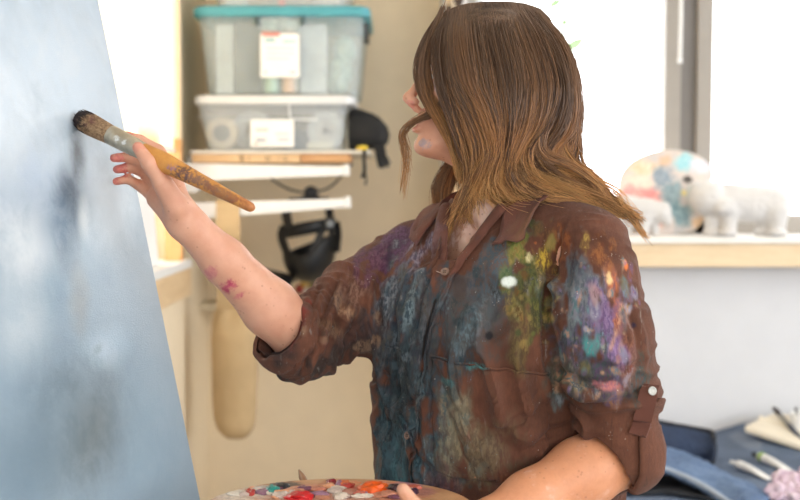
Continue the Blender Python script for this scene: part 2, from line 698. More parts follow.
# ---- window_2: the window in the left wall, with sill and a cream blind
w2 = MB()
xw0, xw1 = XL - .13, XL - .08
w2.box((xw0, LW0, LZ0), (xw1, LW0 + .04, LZ1)).box((xw0, LW1 - .04, LZ0), (xw1, LW1, LZ1))
w2.box((xw0, LW0, LZ1 - .04), (xw1, LW1, LZ1)).box((xw0, LW0, LZ0), (xw1, LW1, LZ0 + .05))
window_2 = struct('window_2', w2, M['white_paint'], smooth=False, bevel=.003)
MB().box((xw0 + .02, LW0 + .04, LZ0 + .05), (xw0 + .025, LW1 - .04, LZ1 - .04)).build('pane', M['glass'], window_2, smooth=False)
z_s = P(182, 262, 2.80)[2]
z_s2 = P(182, 299, 2.80)[2]
struct('trim_4', MB().box((XL - .10, LW0 - .05, z_s - .022), (XL + .022, LW1 + .02, z_s)), M['white_paint'], smooth=False, bevel=.002)
struct('trim_5', MB().box((XL + .0005, LW0 - .05, z_s2), (XL + .02, LW1 + .02, z_s - .0225)), M['sill_wood2'], smooth=False, bevel=.002)

blind = empty('roller_blind', (XL - .02, 2.41, LZ1 - .05), 'cream roller blind pulled down in the bright window beside the canvas', 'blind')
zb = P(150, 142, 2.45)[2]
MB().box((XL - .008, LW0 + .01, zb), (XL - .005, LW1 - .003, LZ1 - .06)).build('blind_cloth', translucent('blind_cream', srgb(252, 242, 222), .8), blind, smooth=False)
MB().tube([(XL - .024, LW0 + .01, LZ1 - .035), (XL - .024, LW1 - .003, LZ1 - .035)], .022).build('roller', M['white_paint'], blind)
MB().box((XL - .011, LW0 + .01, zb - .010), (XL - .002, LW1 - .003, zb)).build('hem_bar', M['white_paint'], blind, smooth=False)

# white canvas panel standing on the left sill, its wooden side strip beside it
cv = empty('blank_canvas', (XL - .03, 2.55, z_s), 'small white blank canvas standing on the left window sill', 'canvas')
MB().obox((XL - .03, 2.56, z_s + .16), (0, .11, 0), (.008, 0, 0), (-.012, 0, .159)).build('canvas_face', mat('gesso_white', srgb(246, 243, 240), .8, var=.02), cv, smooth=False, bevel=.002)
for sg in (-1, 1):
    MB().obox((XL - .044, 2.56 + sg * .098, z_s + .16), (0, .012, 0), (.006, 0, 0), (-.012, 0, .159)).build('stretcher_bar', M['sill_wood2'], cv, smooth=False)
bd = MB().obox((XL - .01, 2.85, (P(179, 138, 2.79)[2] + z_s) / 2 + .0005), (0.022, 0, 0), (0, .014, 0), (0, 0, (P(179, 138, 2.79)[2] - z_s) / 2))
setp(bd.build('wooden_board', wood('pine_strip', srgb(226, 176, 118), srgb(205, 152, 98), (14, 14, 2)), smooth=False, bevel=.002),
     'upright strip of orange pine standing at the end of the left sill', 'board')
# ================================================================== alcove: brackets, boards, bins, hanging things
YS = 2.95                                   # front of the shelf
z_sh = P(270, 150.5, YS)[2]                 # top of the shelf stack


def S(px, py, Y=YS): return P(px, py, Y)


def bracket(name, y_tl, y_tr, y_bl, y_br, y_fl, x_r, label):
    """a tapered steel bracket arm reaching out from the alcove's side wall"""
    t = empty(name, (XA, YS + .01, S(200, y_tl)[2]), label, 'shelf bracket', 'white shelf brackets')
    a, b = S(186, y_tl), S(x_r, y_tr)
    c, d = S(x_r, y_br), S(215, y_bl)
    e = S(200, (y_bl + y_fl) / 2)
    zf = S(190, y_fl)[2]
    poly = [(XA + .012, a[2]), (b[0], b[2]), (b[0] + .006, b[2] - .006), (c[0] + .004, c[2]), (d[0], d[2]), (d[0] - .03, d[2] - .003),
            (e[0] + .006, e[2] + .004), (e[0] - .012, e[2] - .012), (XA + .03, zf + .01), (XA + .012, zf - .03)]
    poly = poly[::-1]
    MB().prism(poly, (0, YS, 0), (1, 0, 0), (0, 0, 1), (0, .022, 0)).build('arm', M['white_paint'], t, smooth=False, bevel=.003)
    MB().box((b[0] - .004, YS - .003, c[2] - .002), (b[0] + .012, YS + .025, b[2] + .006)).build('end_cap', M['white_paint'], t, smooth=False, bevel=.004)
    return t


bracket('shelf_bracket', 163, 166.5, 180.5, 175.5, 196, 345, 'upper white metal shelf bracket carrying the wooden boards and bins')
bracket('shelf_bracket', 203, 198.5, 218, 207.5, 236, 346, 'lower white metal shelf bracket with no shelf on it')
setp(MB().box((XA + .0005, YS + .0005, .5), (XA + .0115, YS + .0215, 1.75)).build('shelf_standard', M['white_paint'], smooth=False),
     'upright white slotted standard on the alcove side wall holding the brackets', 'shelf rail')

# boards
brd = wood('shelf_pine', srgb(226, 192, 150), srgb(200, 160, 112), (3, 14, 30))
zt, zbm = S(270, 153.5)[2], S(270, 162.6)[2]
x0, x1, x2, x3 = S(192, 157)[0], S(301, 157)[0], S(350, 157)[0], S(370, 151)[0]
pl = MB().box((x0, YS - .004, zbm), (x1 - .002, YS + .16, zt - .0008)).build('wooden_board', brd, smooth=False, bevel=.002)
setp(pl, 'longer pine board with pencil marks lying on the upper bracket', 'board', 'shelf boards')
ink = mat('pencil_ink', srgb(92, 74, 60), .8)
for cx, pts in ((240, [(5, -2), (0, -3), (0, 0), (5, 1), (4, 3), (-1, 3)]), (249, [(0, -3), (0, 3)]), (266, [(4, -2), (0, -1), (0, 3), (5, 2), (4, 0)]),
                (278, [(0, 0), (3, 0)]), (284, [(4, -2), (0, 0), (1, 3), (5, 2)])):
    q = [S(cx + a * .8, 158 + b * .75, YS - .0045) for a, b in pts]
    MB().tube(catmull(q, 14), .0012, 5).build('pencil_mark', ink, pl)
setp(MB().box((x1, YS - .003, zbm + .001), (x2, YS + .16, zt - .0008)).build('wooden_board', wood('shelf_pine_dark', srgb(206, 160, 112), srgb(186, 132, 88), (3, 14, 30)), smooth=False, bevel=.002),
     'short darker pine board end lying beside the longer board on the bracket', 'board', 'shelf boards')
wsh = MB().box((x0 - .004, YS - .008, zt), (x3, YS + .40, z_sh)).build('shelf', mat('melamine', srgb(226, 222, 212), .5, var=.03), smooth=False, bevel=.001)
setp(wsh, 'thin pale shelf panel under the lower clear bin', 'shelf')
# a cleat on the alcove wall carries the back of the panel
setp(MB().box((XA + .0005, YS + .20, zbm - .02), (XA + .03, YS + .42, zt - .0005)).build('wall_cleat', M['white_paint'], smooth=False), 'white batten behind the boards fixed to the alcove wall', 'batten')


def rrect(cx, cy, w, d, r, z, n=5):
    out = []
    for (sx, sy, a0) in ((1, 1, 0), (-1, 1, 90), (-1, -1, 180), (1, -1, 270)):
        for k in range(n + 1):
            a = math.radians(a0 + 90 * k / n)
            out.append((cx + sx * (w / 2 - r) + r * math.cos(a), cy + sy * (d / 2 - r) + r * math.sin(a), z))
    return out


def rings(mb, rs, cap0=True, cap1=True):
    n = len(rs[0])
    V = np.concatenate([np.array(r) for r in rs])
    F = []
    for i in range(len(rs) - 1):
        for j in range(n):
            k = (j + 1) % n
            F.append((i * n + j, i * n + k, (i + 1) * n + k, (i + 1) * n + j))
    if cap0: F.append(tuple(range(n))[::-1])
    if cap1: F.append(tuple((len(rs) - 1) * n + j for j in range(n)))
    return mb.add(V, F)


M['clear'] = clear_plastic('clear_bin_plastic', srgb(230, 240, 243), .21)
M['clear2'] = clear_plastic('clear_bin_plastic_smooth', srgb(236, 241, 246), .23)
M['teal'] = mat('teal_lid', srgb(84, 166, 178), .4, var=.05)
M['white_lid'] = mat('white_lid', srgb(224, 226, 228), .4, var=.03)
M['paper'] = mat('label_paper', srgb(244, 243, 240), .7, var=.02)
M['print_grey'] = mat('label_print_grey', srgb(196, 200, 208), .8)
M['print_red'] = mat('label_print_red', srgb(236, 186, 178), .8)
M['print_teal'] = mat('label_print_teal', srgb(176, 214, 216), .8)


def bin_(name, label, xl, xr, yb, yt, xlb, xrb, lid_y0, lid_y1, lid_xl, lid_xr, body_m, lid_m, depth=.36, Y=YS + .02):
    base = (S((xlb + xrb) / 2, yb, Y)[0], Y + depth / 2, S(270, yb, Y)[2])
    t = empty(name, base, label, 'storage bin', 'clear storage bins stacked on the shelf')
    z0, z1 = base[2], S(270, yt, Y)[2]
    rs = []
    for k in range(7):
        f = k / 6
        a = xlb + (xl - xlb) * f
        b = xrb + (xr - xrb) * f
        X0, X1 = S(a, yb, Y)[0], S(b, yb, Y)[0]
        sh = .012 * (1 - f)
        rs.append(rrect((X0 + X1) / 2, Y + depth / 2, X1 - X0, depth - 2 * sh, .025, z0 + .0015 + (z1 - z0 - .0015) * f))
    MB_ = rings(MB(), rs, True, False)
    # outward rim below the lid
    rim = [rs[-1]]
    MB_.build('tub', body_m, t, solid=.0022, angle=60)
    X0, X1 = S(lid_xl, 50, Y)[0], S(lid_xr, 50, Y)[0]
    zl0, zl1 = S(270, lid_y1, Y)[2], S(270, lid_y0, Y)[2]
    cx, w = (X0 + X1) / 2, X1 - X0
    lid = [rrect(cx, Y + depth / 2, w - .006, depth + .012, .03, zl0), rrect(cx, Y + depth / 2, w, depth + .02, .03, zl0 + .003),
           rrect(cx, Y + depth / 2, w, depth + .02, .03, zl1 - .008), rrect(cx, Y + depth / 2, w - .012, depth + .008, .03, zl1 - .0015),
           rrect(cx, Y + depth / 2, w - .05, depth - .03, .02, zl1 - .0015), rrect(cx, Y + depth / 2, w - .056, depth - .036, .02, zl1 - .006)]
    rings(MB(), lid).build('lid', lid_m, t, angle=50)
    return t, Y, base


def flat_label(t, px0, py0, px1, py1, Y, prints, r=.004):
    a, b = S(px0, py1, Y), S(px1, py0, Y)
    MBl = MB()
    ring = [(p[0], Y - .0012, p[1]) for p in [(x, z) for (x, z, _) in rrect((a[0] + b[0]) / 2, (a[2] + b[2]) / 2, b[0] - a[0], b[2] - a[2], r, 0)]]
    rings(MBl, [ring, [(x, Y, z) for x, _, z in ring]])
    lb = MBl.build('label', M['paper'], t, smooth=False)
    for (q0, r0, q1, r1, m) in prints:
        c, d = S(q0, r1, Y), S(q1, r0, Y)
        MB().box((c[0], Y - .0020, c[2]), (d[0], Y - .0013, d[2])).build('print', m, lb, smooth=False)
    return lb


# --- lower bin, white lid
lb, Yb, bb = bin_('storage_bin', 'lower clear storage bin with white lid holding rolls of tape', 197, 346, 150.2, 104, 206, 341, 94.5, 104.5, 193, 354, M['clear2'], M['white_lid'])
flat_label(lb, 250.5, 119.5, 294, 147, Yb - .004, [(256, 129, 268, 131, M['print_red']), (256, 138, 266, 142, M['print_grey']), (276, 133, 289, 135, M['print_grey']),
                                                  (278, 138, 289, 141, M['print_grey']), (254, 143, 258, 145, M['print_red'])])
clip = MB()
clip.tube(catmull([S(289, 104, Yb - .004), S(289.5, 112, Yb - .004), S(291, 118, Yb - .004), S(300, 119.5, Yb - .004), S(318, 119.5, Yb - .004)], 24), .0022, 6)
clip.build('moulded_ridge', M['white_lid'], lb)
MB().tube([S(197.5, 117, Yb - .0005), S(202, 118.5, Yb - .0005), S(344, 118.5, Yb - .0005)], .0016, 6).build('moulded_ridge', M['clear2'], lb)
MB().box(S(353, 103, Yb + .10), S(357.5, 95, Yb + .20)).build('latch', M['white_lid'], lb, smooth=False, bevel=.002)

# --- upper bin, teal lid
ub, Yu, bu = bin_('storage_bin', 'big clear storage bin with teal lid in the middle of the stack', 198.5, 364, 93.8, 16, 207, 357, 5.5, 16.5, 192.5, 370, M['clear'], M['teal'])
flat_label(ub, 260.5, 33.5, 299.5, 77.5, Yu - .005, [(265, 38, 275, 42, M['print_teal']), (283, 40, 296, 43, M['print_teal']), (266, 48, 294, 49, M['print_grey']), (266, 53, 294, 54, M['print_grey']),
                                                    (266, 58, 290, 59, M['print_grey']), (264, 71, 267, 74, M['print_grey']), (290, 71, 296, 74, M['print_grey'])], .003)
MB().box(S(262, 36.3, Yu - .0065), S(280, 32, Yu - .006)).build('red_tab', mat('tab_red', srgb(232, 150, 140), .8), ub, smooth=False)
_lm = mat('latch_smoke', srgb(70, 92, 92), .4)
for px in (257, 302):
    MB().box(S(px - 1.8, 25, Yu - .012), S(px + 1.8, 16.5, Yu - .003)).build('latch', _lm, ub, smooth=False, bevel=.001)
MB().box(S(363.5, 40, Yu + .12), S(369.5, 14, Yu + .22)).build('side_latch', mat('latch_dark', srgb(34, 44, 44), .4), ub, smooth=False, bevel=.004)
for px in (213, 219, 309, 315, 339, 345):
    MB().box(S(px - .8, 25, Yu - .003), S(px + .8, 16.5, Yu + .001)).build('rib', M['clear'], ub, smooth=False)
MB().box(S(259, 30, Yu - .003), S(300, 17, Yu + .0)).build('handle_recess', M['clear'], ub, smooth=False, bevel=.002)

# --- topmost bin, only its bottom in the picture
tb, Yt, bt = bin_('storage_bin', 'topmost clear storage bin at the top edge of the picture', 210, 352, 5.2, -42, 216, 345, -52, -42, 205, 360, M['clear2'], M['white_lid'])


# --- what shows through the tubs
def inside(name, label, cat, mb, m, smooth=True, bevel=0, group=None):
    return setp(mb.build(name, m, smooth=smooth, bevel=bevel), label, cat, group)


YI = YS + .07


def cyl_h(px, py, rpx, Y, hpx=None, axis=(0, -1, 0), r_in=.5, L=.03):
    c = S(px, py, Y)
    r = rpx * Y / FPX
    return MB().lathe([(r * r_in, 0), (r, 0), (r, L), (r * r_in, L), (r * r_in, 0)], c, axis, 28)


zbin = bb[2] + .004


def standing_roll(name, label, px, rpx, Y, m, m2=None, r_in=.45, L=.035):
    r = rpx * Y / FPX
    c = np.array([S(px, 120, Y)[0], Y, zbin + r])
    t = empty(name, (c[0], Y, zbin), label, 'tape roll', None)
    n = 32
    MB().lathe([(r * .55, 0), (r, 0), (r, L), (r * .55, L), (r * .55, 0)], c, (0, 1, 0), n).build('tape', m, t)
    MB().lathe([(r * r_in, -.0005), (r * .549, -.0005), (r * .549, L + .0005), (r * r_in, L + .0005), (r * r_in, -.0005)], c, (0, 1, 0), n).build('core', m2 or M['paper'], t)


standing_roll('tape_roll', 'large buff roll of tape at the left inside the lower bin', 221.5, 16, YS + .05, mat('tape_buff', srgb(238, 218, 190), .6), mat('tape_core_grey', srgb(120, 126, 132), .7), .33)
standing_roll('tape_roll', 'white roll standing at the right inside the lower bin', 326, 19, YS + .09, mat('tape_white', srgb(240, 240, 240), .6), mat('tape_core_pale', srgb(226, 224, 222), .7), .2)
standing_roll('tape_roll', 'pale roll behind the printed label inside the lower bin', 252, 20, YS + .11, mat('tape_pale', srgb(232, 232, 234), .6), mat('tape_core_white', srgb(246, 246, 246), .7), .3)
bx = MB().box((S(283, 0, YI + .06)[0], YI + .06, zbin), (S(322, 0, YI + .06)[0], YI + .1, zbin + .055))
inside('paper_box', 'blue grey box behind the label in the lower bin', 'box', bx, mat('box_bluegrey', srgb(112, 130, 152), .7), False, .002)
bx = MB().box((S(306, 0, YI - .03)[0], YI - .03, zbin), (S(333, 0, YI - .03)[0], YI + .01, zbin + .02))
inside('paper_box', 'small cream box on the bottom of the lower bin', 'box', bx, mat('box_cream', srgb(236, 230, 218), .7), False, .002)

zu = bu[2] + .004
g1 = mat('folder_grey', srgb(84, 92, 92), .8, var=.1)
inside('file_folder', 'dark grey folder upright inside the teal lidded bin', 'folder', MB().box((S(234, 0, YI)[0], YI, zu), (S(262, 0, YI)[0], YI + .05, S(0, 23, YI)[2])), g1, False, .003)
inside('paper_stack', 'white paper bundle upright left inside the teal lidded bin', 'paper', MB().box((S(215, 0, YI)[0], YI + .005, zu), (S(232, 0, YI)[0], YI + .05, S(0, 24, YI)[2])), mat('paper_bundle', srgb(236, 238, 238), .8), False, .002)
inside('paper_stack', 'white paper bundle upright to the right of the label in the teal lidded bin', 'paper', MB().box((S(300, 0, YI)[0], YI, zu), (S(326, 0, YI)[0], YI + .06, S(0, 24, YI)[2])), mat('paper_bundle_cool', srgb(232, 234, 238), .8), False, .002)
# a dark green bag of greenery, crumpled
gb = MB()
for px, py, r in ((245, 78, 20), (275, 76, 20), (283, 58, 15), (250, 60, 12)):
    gb.ell(S(px, py, YI + .1), (r * .0027, .05, r * .0030), noise=.5)
inside('plastic_bag', 'dark green grey crumpled bag at the bottom of the teal lidded bin', 'bag', gb, mat('bag_green', srgb(84, 104, 96), .7, var=.25, scale=60))
gb = MB()
for px, py, r in ((341, 70, 12), (345, 50, 11), (338, 82, 10)):
    gb.ell(S(px, py, YI + .06), (r * .0027, .06, r * .0036), noise=.4)
inside('plastic_bag', 'pale green crumpled bag at the right inside the teal lidded bin', 'bag', gb, mat('bag_pale_green', srgb(196, 214, 204), .7, var=.15, scale=60))
for px, mm, lab in ((272.5, 'teal_cap', 'jar with green lid behind the top of the label'), (290, 'rust_cap', 'jar with rust coloured band beside the green lidded jar')):
    j = empty('paint_jar', (S(px, 30, YI)[0], YI + .0, zu), lab, 'jar', 'paint jars in the teal lidded bin')
    r = 8.2 * YI / FPX
    c = (S(px, 30, YI)[0], YI + .012 - .035, zu)
    zj = S(px, 29, YI)[2] - zu
    MB().lathe([(r * .9, 0), (r, .006), (r, zj - .016), (r * .8, zj - .004), (r * .8, zj)], c, (0, 0, 1), 24).build('jar_body', mat('jar_' + mm, srgb(206, 190, 176) if mm == 'rust_cap' else srgb(176, 200, 190), .4), j)
    MB().lathe([(r * .88, zj), (r * .92, zj + .002), (r * .92, zj + .016), (r * .86, zj + .019)], c, (0, 0, 1), 24).build('jar_lid', mat('lid_' + mm, srgb(40, 150, 130) if mm == 'teal_cap' else srgb(96, 176, 176), .4), j)
    if mm == 'rust_cap':
        MB().lathe([(r * 1.01, zj - .03), (r * 1.01, zj - .016)], c, (0, 0, 1), 24).build('band', mat('band_rust', srgb(206, 120, 96), .6), j)
zt_ = bt[2] + .004
for px, w, c, lab in ((236, 10, (200, 214, 214), 'pale grey packet lying left in the topmost bin'), (281, 3, (238, 110, 96), 'red capped tube in the topmost bin'), (325, 14, (196, 190, 182), 'beige packet lying right in the topmost bin')):
    inside('craft_packet', lab, 'packet', MB().box((S(px - w, 0, YS + .06)[0], YS + .06, zt_), (S(px + w, 0, YS + .06)[0], YS + .1, zt_ + .04)), mat('packet_%d' % px, srgb(*c), .6), False, .004)

# --- black bag slumped at the right of the lower bin, with hanging straps
bagb = S(352, 150.6, 3.06)
bg_ = empty('black_bag', (bagb[0] + .02, 3.06, z_sh), 'black nylon bag slumped on the shelf end with straps hanging down', 'bag')
YG = 3.06
b = MB()
sec = []
prof = [(349, 350, 150, 112), (351, 352, 150.5, 109), (356, 352, 150, 108), (364, 358, 149.5, 110.5), (374, 366, 149, 114), (382, 374, 148, 120), (387.5, 378, 144, 127)]
G = []
for (px, _, yb_, yt_) in prof:
    a, c_ = P(px, yb_, YG), P(px, yt_, YG)
    mid, hz = (a + c_) / 2, (c_[2] - a[2]) / 2
    hy = .06 * min(1, 1.3 * hz / .055)
    ang = np.linspace(0, 2 * np.pi, 25)[:-1]
    ring = np.stack([np.full(24, mid[0]), YG + hy * np.sign(np.cos(ang)) * np.abs(np.cos(ang)) ** .8, mid[2] + hz * np.sign(np.sin(ang)) * np.abs(np.sin(ang)) ** .75], 1)
    ring += (fbm(ring * 25, 2)[:, None] - .5) * .012 * np.array([.3, 1, .2])
    ring[:, 2] = np.where(px < 372, np.maximum(ring[:, 2], z_sh + .001), ring[:, 2])
    G.append(ring)
G = [np.tile(G[0].mean(0), (24, 1))] + G + [np.tile(G[-1].mean(0) + [.006, 0, 0], (24, 1))]
b.sheet(np.array(G).transpose(1, 0, 2), close_u=True)
b.build('bag_body', M['black_cloth'], bg_)


def strap(mb, pts, w, th=.0035, n=30, wdir=(1, 0, 0)):
    c = catmull(pts, n)
    T = np.gradient(c, axis=0)
    T /= np.linalg.norm(T, axis=1)[:, None]
    W = np.asarray(wdir, float)[None] - T * (T @ np.asarray(wdir, float))[:, None]
    W /= np.linalg.norm(W, axis=1)[:, None]
    N = np.cross(T, W)
    w = np.broadcast_to(np.asarray(w, float), (n,))[:, None]
    ring = [c + W * w / 2 + N * th / 2, c - W * w / 2 + N * th / 2, c - W * w / 2 - N * th / 2, c + W * w / 2 - N * th / 2]
    V = np.stack(ring, 1).reshape(-1, 3)
    F = []
    for i in range(n - 1):
        for j in range(4):
            k = (j + 1) % 4
            F.append((i * 4 + j, i * 4 + k, (i + 1) * 4 + k, (i + 1) * 4 + j))
    F += [(3, 2, 1, 0), tuple((n - 1) * 4 + j for j in range(4))]
    return mb.add(V, F)


YH = 3.04
strap(MB(), [P(373, 135, YH), P(379, 146, YH - .02), P(381.5, 158, YH - .02), P(384, 167, YH - .02)], .030).build('strap', M['black_cloth'], bg_)
bk = MB()
bk.box(P(379.5, 163.5, YH - .03), P(391, 161.5, YH - .02)).box(P(381, 168.5, YH - .03), P(384, 158.5, YH - .02)).box(P(386.5, 167.5, YH - .03), P(389, 157.5, YH - .02))
bk.build('buckle', M['black'], bg_, smooth=False, bevel=.001)
strap(MB(), [P(365, 149.5, YH - .10), P(364, 158, YH - .105), P(364.5, 170, YH - .105), P(362, 178, YH - .105)], .009).build('thin_strap', M['black_cloth'], bg_)
strap(MB(), [P(364.5, 170, YH - .108), P(366, 178, YH - .108), P(365.5, 185, YH - .108)], .005).build('thin_strap', M['black_cloth'], bg_)
yp = MB().ell(P(362, 149.0, 2.975), (.016, .012, .007), noise=.5)
V0 = yp.v[0]
V0[:, 2] += z_sh + .0005 - V0[:, 2].min()
setp(yp.build('sponge', mat('sponge_yellow', srgb(236, 205, 70), .9)), 'small yellow sponge at the shelf end in front of the black bag', 'sponge')

# --- black headgear hanging on a cord below the shelf
YM = 3.20
hg = empty('headgear', P(311, 283, YM), 'black plastic protective headgear hanging from a cord under the shelf', 'headgear')
MB().tube(catmull([P(262, 168, YM), P(272, 179, YM), P(290, 189.5, YM), P(310, 192.5, YM), P(330, 187, YM), P(345, 172, YM), P(352, 163.5, YM)], 40), .0032, 8).build('cord', mat('cord_grey', srgb(70, 68, 62), .7), hg)
kn = MB()
kn.box(P(304.5, 196, YM - .02), P(318, 188, YM + .02)).box(P(302, 199, YM - .015), P(320, 195, YM + .015))
kn.ell(P(311, 190, YM), (.016, .018, .012))
kn.build('ratchet_knob', M['black'], hg, bevel=.003)
crown = MB()
strap(crown, [P(306, 198, YM - .02), P(292, 201, YM - .05), P(286.5, 211, YM - .06), P(287.5, 222, YM - .07), P(290, 232, YM - .08)], .026, .006, 40, (1, -.2, 0))
strap(crown, [P(314, 198, YM + .0), P(325, 200, YM - .03), P(329, 210, YM - .05), P(330, 219, YM - .06), P(333, 236, YM - .07)], .022, .006, 40, (1, -.2, 0))
crown.build('crown_strap', M['black'], hg)
band = MB()
ang = np.linspace(0, 2 * np.pi, 49)
cx_, cz_ = P(309, 228, YM)[0], P(309, 228, YM)[2]
Gb = []
for a in ang[:-1]:
    c = np.array([cx_ + .076 * math.cos(a), YM - .005 + .095 * math.sin(a), cz_ + .014 * math.cos(a) - .004 * math.sin(a)])
    Gb.append([c + [0, 0, .017], c - [0, 0, .017]])
band.sheet(np.array(Gb), close_u=True)
band.build('head_band', M['black'], hg, solid=.004)
# the bowl: a half shell with a window cut under the band
bowl = []
nb, na = 14, 60
for i in range(na):
    a = 2 * np.pi * i / na
    rowp = []
    for k in range(nb):
        f = k / (nb - 1)
        th = f * np.pi / 2 * .96
        zt0 = P(309, 243 - 11 * math.cos(a) - 9 * max(0, -math.sin(a)) * (abs(math.cos(a)) ** 1.5) + 10 * max(0, -math.sin(a)) ** 3, YM)[2]
        zb0 = P(309, 281, YM)[2]
        rr = math.cos(th) ** .8
        rowp.append([cx_ + .004 + .078 * math.cos(a) * rr, YM - .005 + .10 * math.sin(a) * rr, zt0 + (zb0 - zt0) * math.sin(th)])
    bowl.append(rowp)
MB().sheet(np.array(bowl), close_u=True).build('bowl', M['black'], hg, solid=.004)
sd = MB()
strap(sd, [P(284, 226, YM - .07), P(281.5, 236, YM - .07), P(286, 250, YM - .08), P(293, 262, YM - .08)], .028, .004, 30, (.8, -.6, 0))
strap(sd, [P(324, 226, YM - .08), P(318, 240, YM - .09), P(312, 254, YM - .09)], .020, .004, 30, (1, 0, 0))
strap(sd, [P(336, 222, YM - .05), P(337.5, 236, YM - .06), P(336, 252, YM - .07)], .026, .004, 30, (.8, -.6, 0))
sd.build('side_strap', M['black'], hg)
# the visor: a curved brim pointing left
vz = []
for a in np.linspace(-1, 1, 17):
    row = []
    for f in np.linspace(0, 1, 8):
        row.append([P(300, 0, YM)[0] - .02 - f * (.088 - .02 * a * a), YM - .02 + .075 * a * (1 - .12 * f), P(0, 279 - 8.5 * f, YM)[2] + .012 * (1 - a * a) * (1 - f) * .3 - .018 * a * a * (1 - f * .3) + .006])
    vz.append(row)
MB().sheet(np.array(vz)).build('visor', M['black'], hg, solid=.006)
kb = MB().lathe([(.012, 0), (.012, .012), (.009, .015)], P(329, 224, YM - .085), (.3, -1, .1), 20)
kb.build('adjuster', mat('adjuster_grey', srgb(120, 124, 126), .4), hg)

# something small and colourful on the wall ledge behind the headgear
zc = P(305, 302, 3.36)[2]
ldg = MB().box((XA + .0, 3.30, zc - .02), (.12, YB - .0005, zc))
setp(ldg.build('wall_ledge', mat('ledge_cream', srgb(214, 200, 172), .7), smooth=False), 'narrow cream ledge on the alcove wall behind the headgear', 'ledge')
fl = empty('trinket', (P(305, 290, 3.36)[0], 3.36, zc), 'small red and yellow trinket on the ledge behind the headgear', 'ornament')
for i, (px, py, c) in enumerate(((300, 289, (170, 60, 48)), (305, 284, (206, 170, 90)), (311, 291, (196, 150, 84)), (313, 286, (120, 110, 70)), (306, 294, (226, 214, 196)))):
    MB().ell(P(px, py, 3.36), (.014, .014, .016), noise=.4).build('bead', mat('bead_%d' % i, srgb(*c), .6), fl)
MB().box(P(304.5, 302, 3.35), P(308.5, 283, 3.37)).build('stem', mat('bead_stem', srgb(190, 190, 184), .5), fl, smooth=False)

# --- tan cloth bag hanging by its strap from the lower bracket
M['canvas_bag'] = mat('tan_canvas', srgb(206, 178, 136), .9, var=.08, bump=.5, bscale=500, scale=8)
YC = 3.02
tbg = empty('cloth_bag', P(234, 438, YC), 'long tan cloth bag hanging by a strap from the lower bracket', 'bag')
zr = [(312, 215, 252), (322, 212.5, 254.5), (340, 211.5, 256.5), (370, 212, 257.5), (400, 212.5, 257), (418, 214, 256), (428, 217, 254), (434, 221, 250), (438.5, 228, 244)]
G = []
for k, y in enumerate(np.linspace(309, 438.5, 40)):
    l = np.interp(y, [q[0] for q in zr], [q[1] for q in zr]) if y > 312 else 216
    r = np.interp(y, [q[0] for q in zr], [q[2] for q in zr]) if y > 312 else 251
    a, b_ = P(l, y, YC), P(r, y, YC)
    c, hx = (a + b_) / 2, (b_[0] - a[0]) / 2
    hy = .038 * np.clip((438.5 - y) / 14, 0, 1) ** .5 * np.clip(.35 + (y - 309) / 40, 0, 1) + .004
    ang = np.linspace(0, 2 * np.pi, 49)[:-1]
    ring = np.stack([c[0] + hx * np.cos(ang), YC + hy * np.sin(ang), np.full(48, c[2])], 1)
    wv = .004 * np.sin(ang * 5 + y * .02) * np.clip((345 - y) / 40, 0, 1) + .006 * (fbm(np.stack([np.cos(ang), np.sin(ang), np.full(48, y * .03)], 1) * 1.7 + 5) - .5)
    ring[:, 1] += wv * np.sign(np.sin(ang))
    ring[:, 0] += wv * .5
    G.append(ring)
G.append(np.tile(G[-1].mean(0) - [0, 0, .002], (48, 1)))
G.insert(0, np.tile(G[0].mean(0), (48, 1)))
MB().sheet(np.array(G).transpose(1, 0, 2)[:, ::-1], close_u=True).build('pouch', M['canvas_bag'], tbg)
zl_ = S(230, 217.3)[2]
st = MB()
YSt = YS - .004
strap(st, [P(228, 312, YC), P(228, 280, YC - .02), P(228, 240, YSt - .01), P(228, 212, YSt - .004), P(228, 203, YSt + .001), P(228, 199.8, YS + .011), P(228, 203, YS + .027), P(228, 215, YS + .028), P(229, 250, YS + .03), P(229, 312, YC + .01)], .062, .003, 60)
st.build('strap', M['canvas_bag'], tbg)
# ================================================================== far window sill and work table
YSill = YW - .045
zs = s_top
# blind wand
wd = empty('blind_wand', P(680.5, 2, YW - .01), 'thin white blind wand hanging in front of the window mullion', 'wand')
MB().tube([P(681.5, -18, YW - .01), P(681, 20, YW - .01), P(680, 60, YW - .01)], .0048, 10).build('rod', M['white_paint'], wd)
MB().tube([P(680, 58, YW - .01), P(680, 63, YW - .01)], .0062, 10).build('tip', M['white_paint'], wd)
MB().box(P(679.5, -17, YW - .012), (P(683, -17, YW)[0], YW + .0, P(683, -22, YW)[2])).build('hook', M['white_paint'], wd, smooth=False)

# painted palette leaning against the mullion
pc = P(664.5, 191, YW - .02)
pal = empty('display_palette', (pc[0], pc[1], zs), 'painted oval palette standing on the sill against the window mullion', 'palette')
outline_px = [(617.5, 190), (620, 177), (628, 165), (640, 157), (655, 151.5), (672, 149.5), (690, 152), (702, 157.5), (710, 165), (713.5, 173), (711, 181), (705.5, 187), (702, 195), (704, 207),
              (703, 218), (694, 228.5), (682, 232.5), (668, 233.5), (650, 233.2), (634, 228), (623, 216), (618, 203)]
o2 = catmull([(x, y, 0) for x, y in outline_px + outline_px[:1]], 90)[:-1]
lean = lambda z: (YW - .004) - .10 * (1 - (z - zs) / .23) * .35
V, F = [], []
pts3 = []
for x, y, _ in o2:
    q = P(x, y, YW - .02)
    z = max(q[2], zs + .0005)
    pts3.append((q[0], lean(z) - .006, z))
n = len(pts3)
hole_c = P(687.5, 179.5, YW - .02)
hole = []
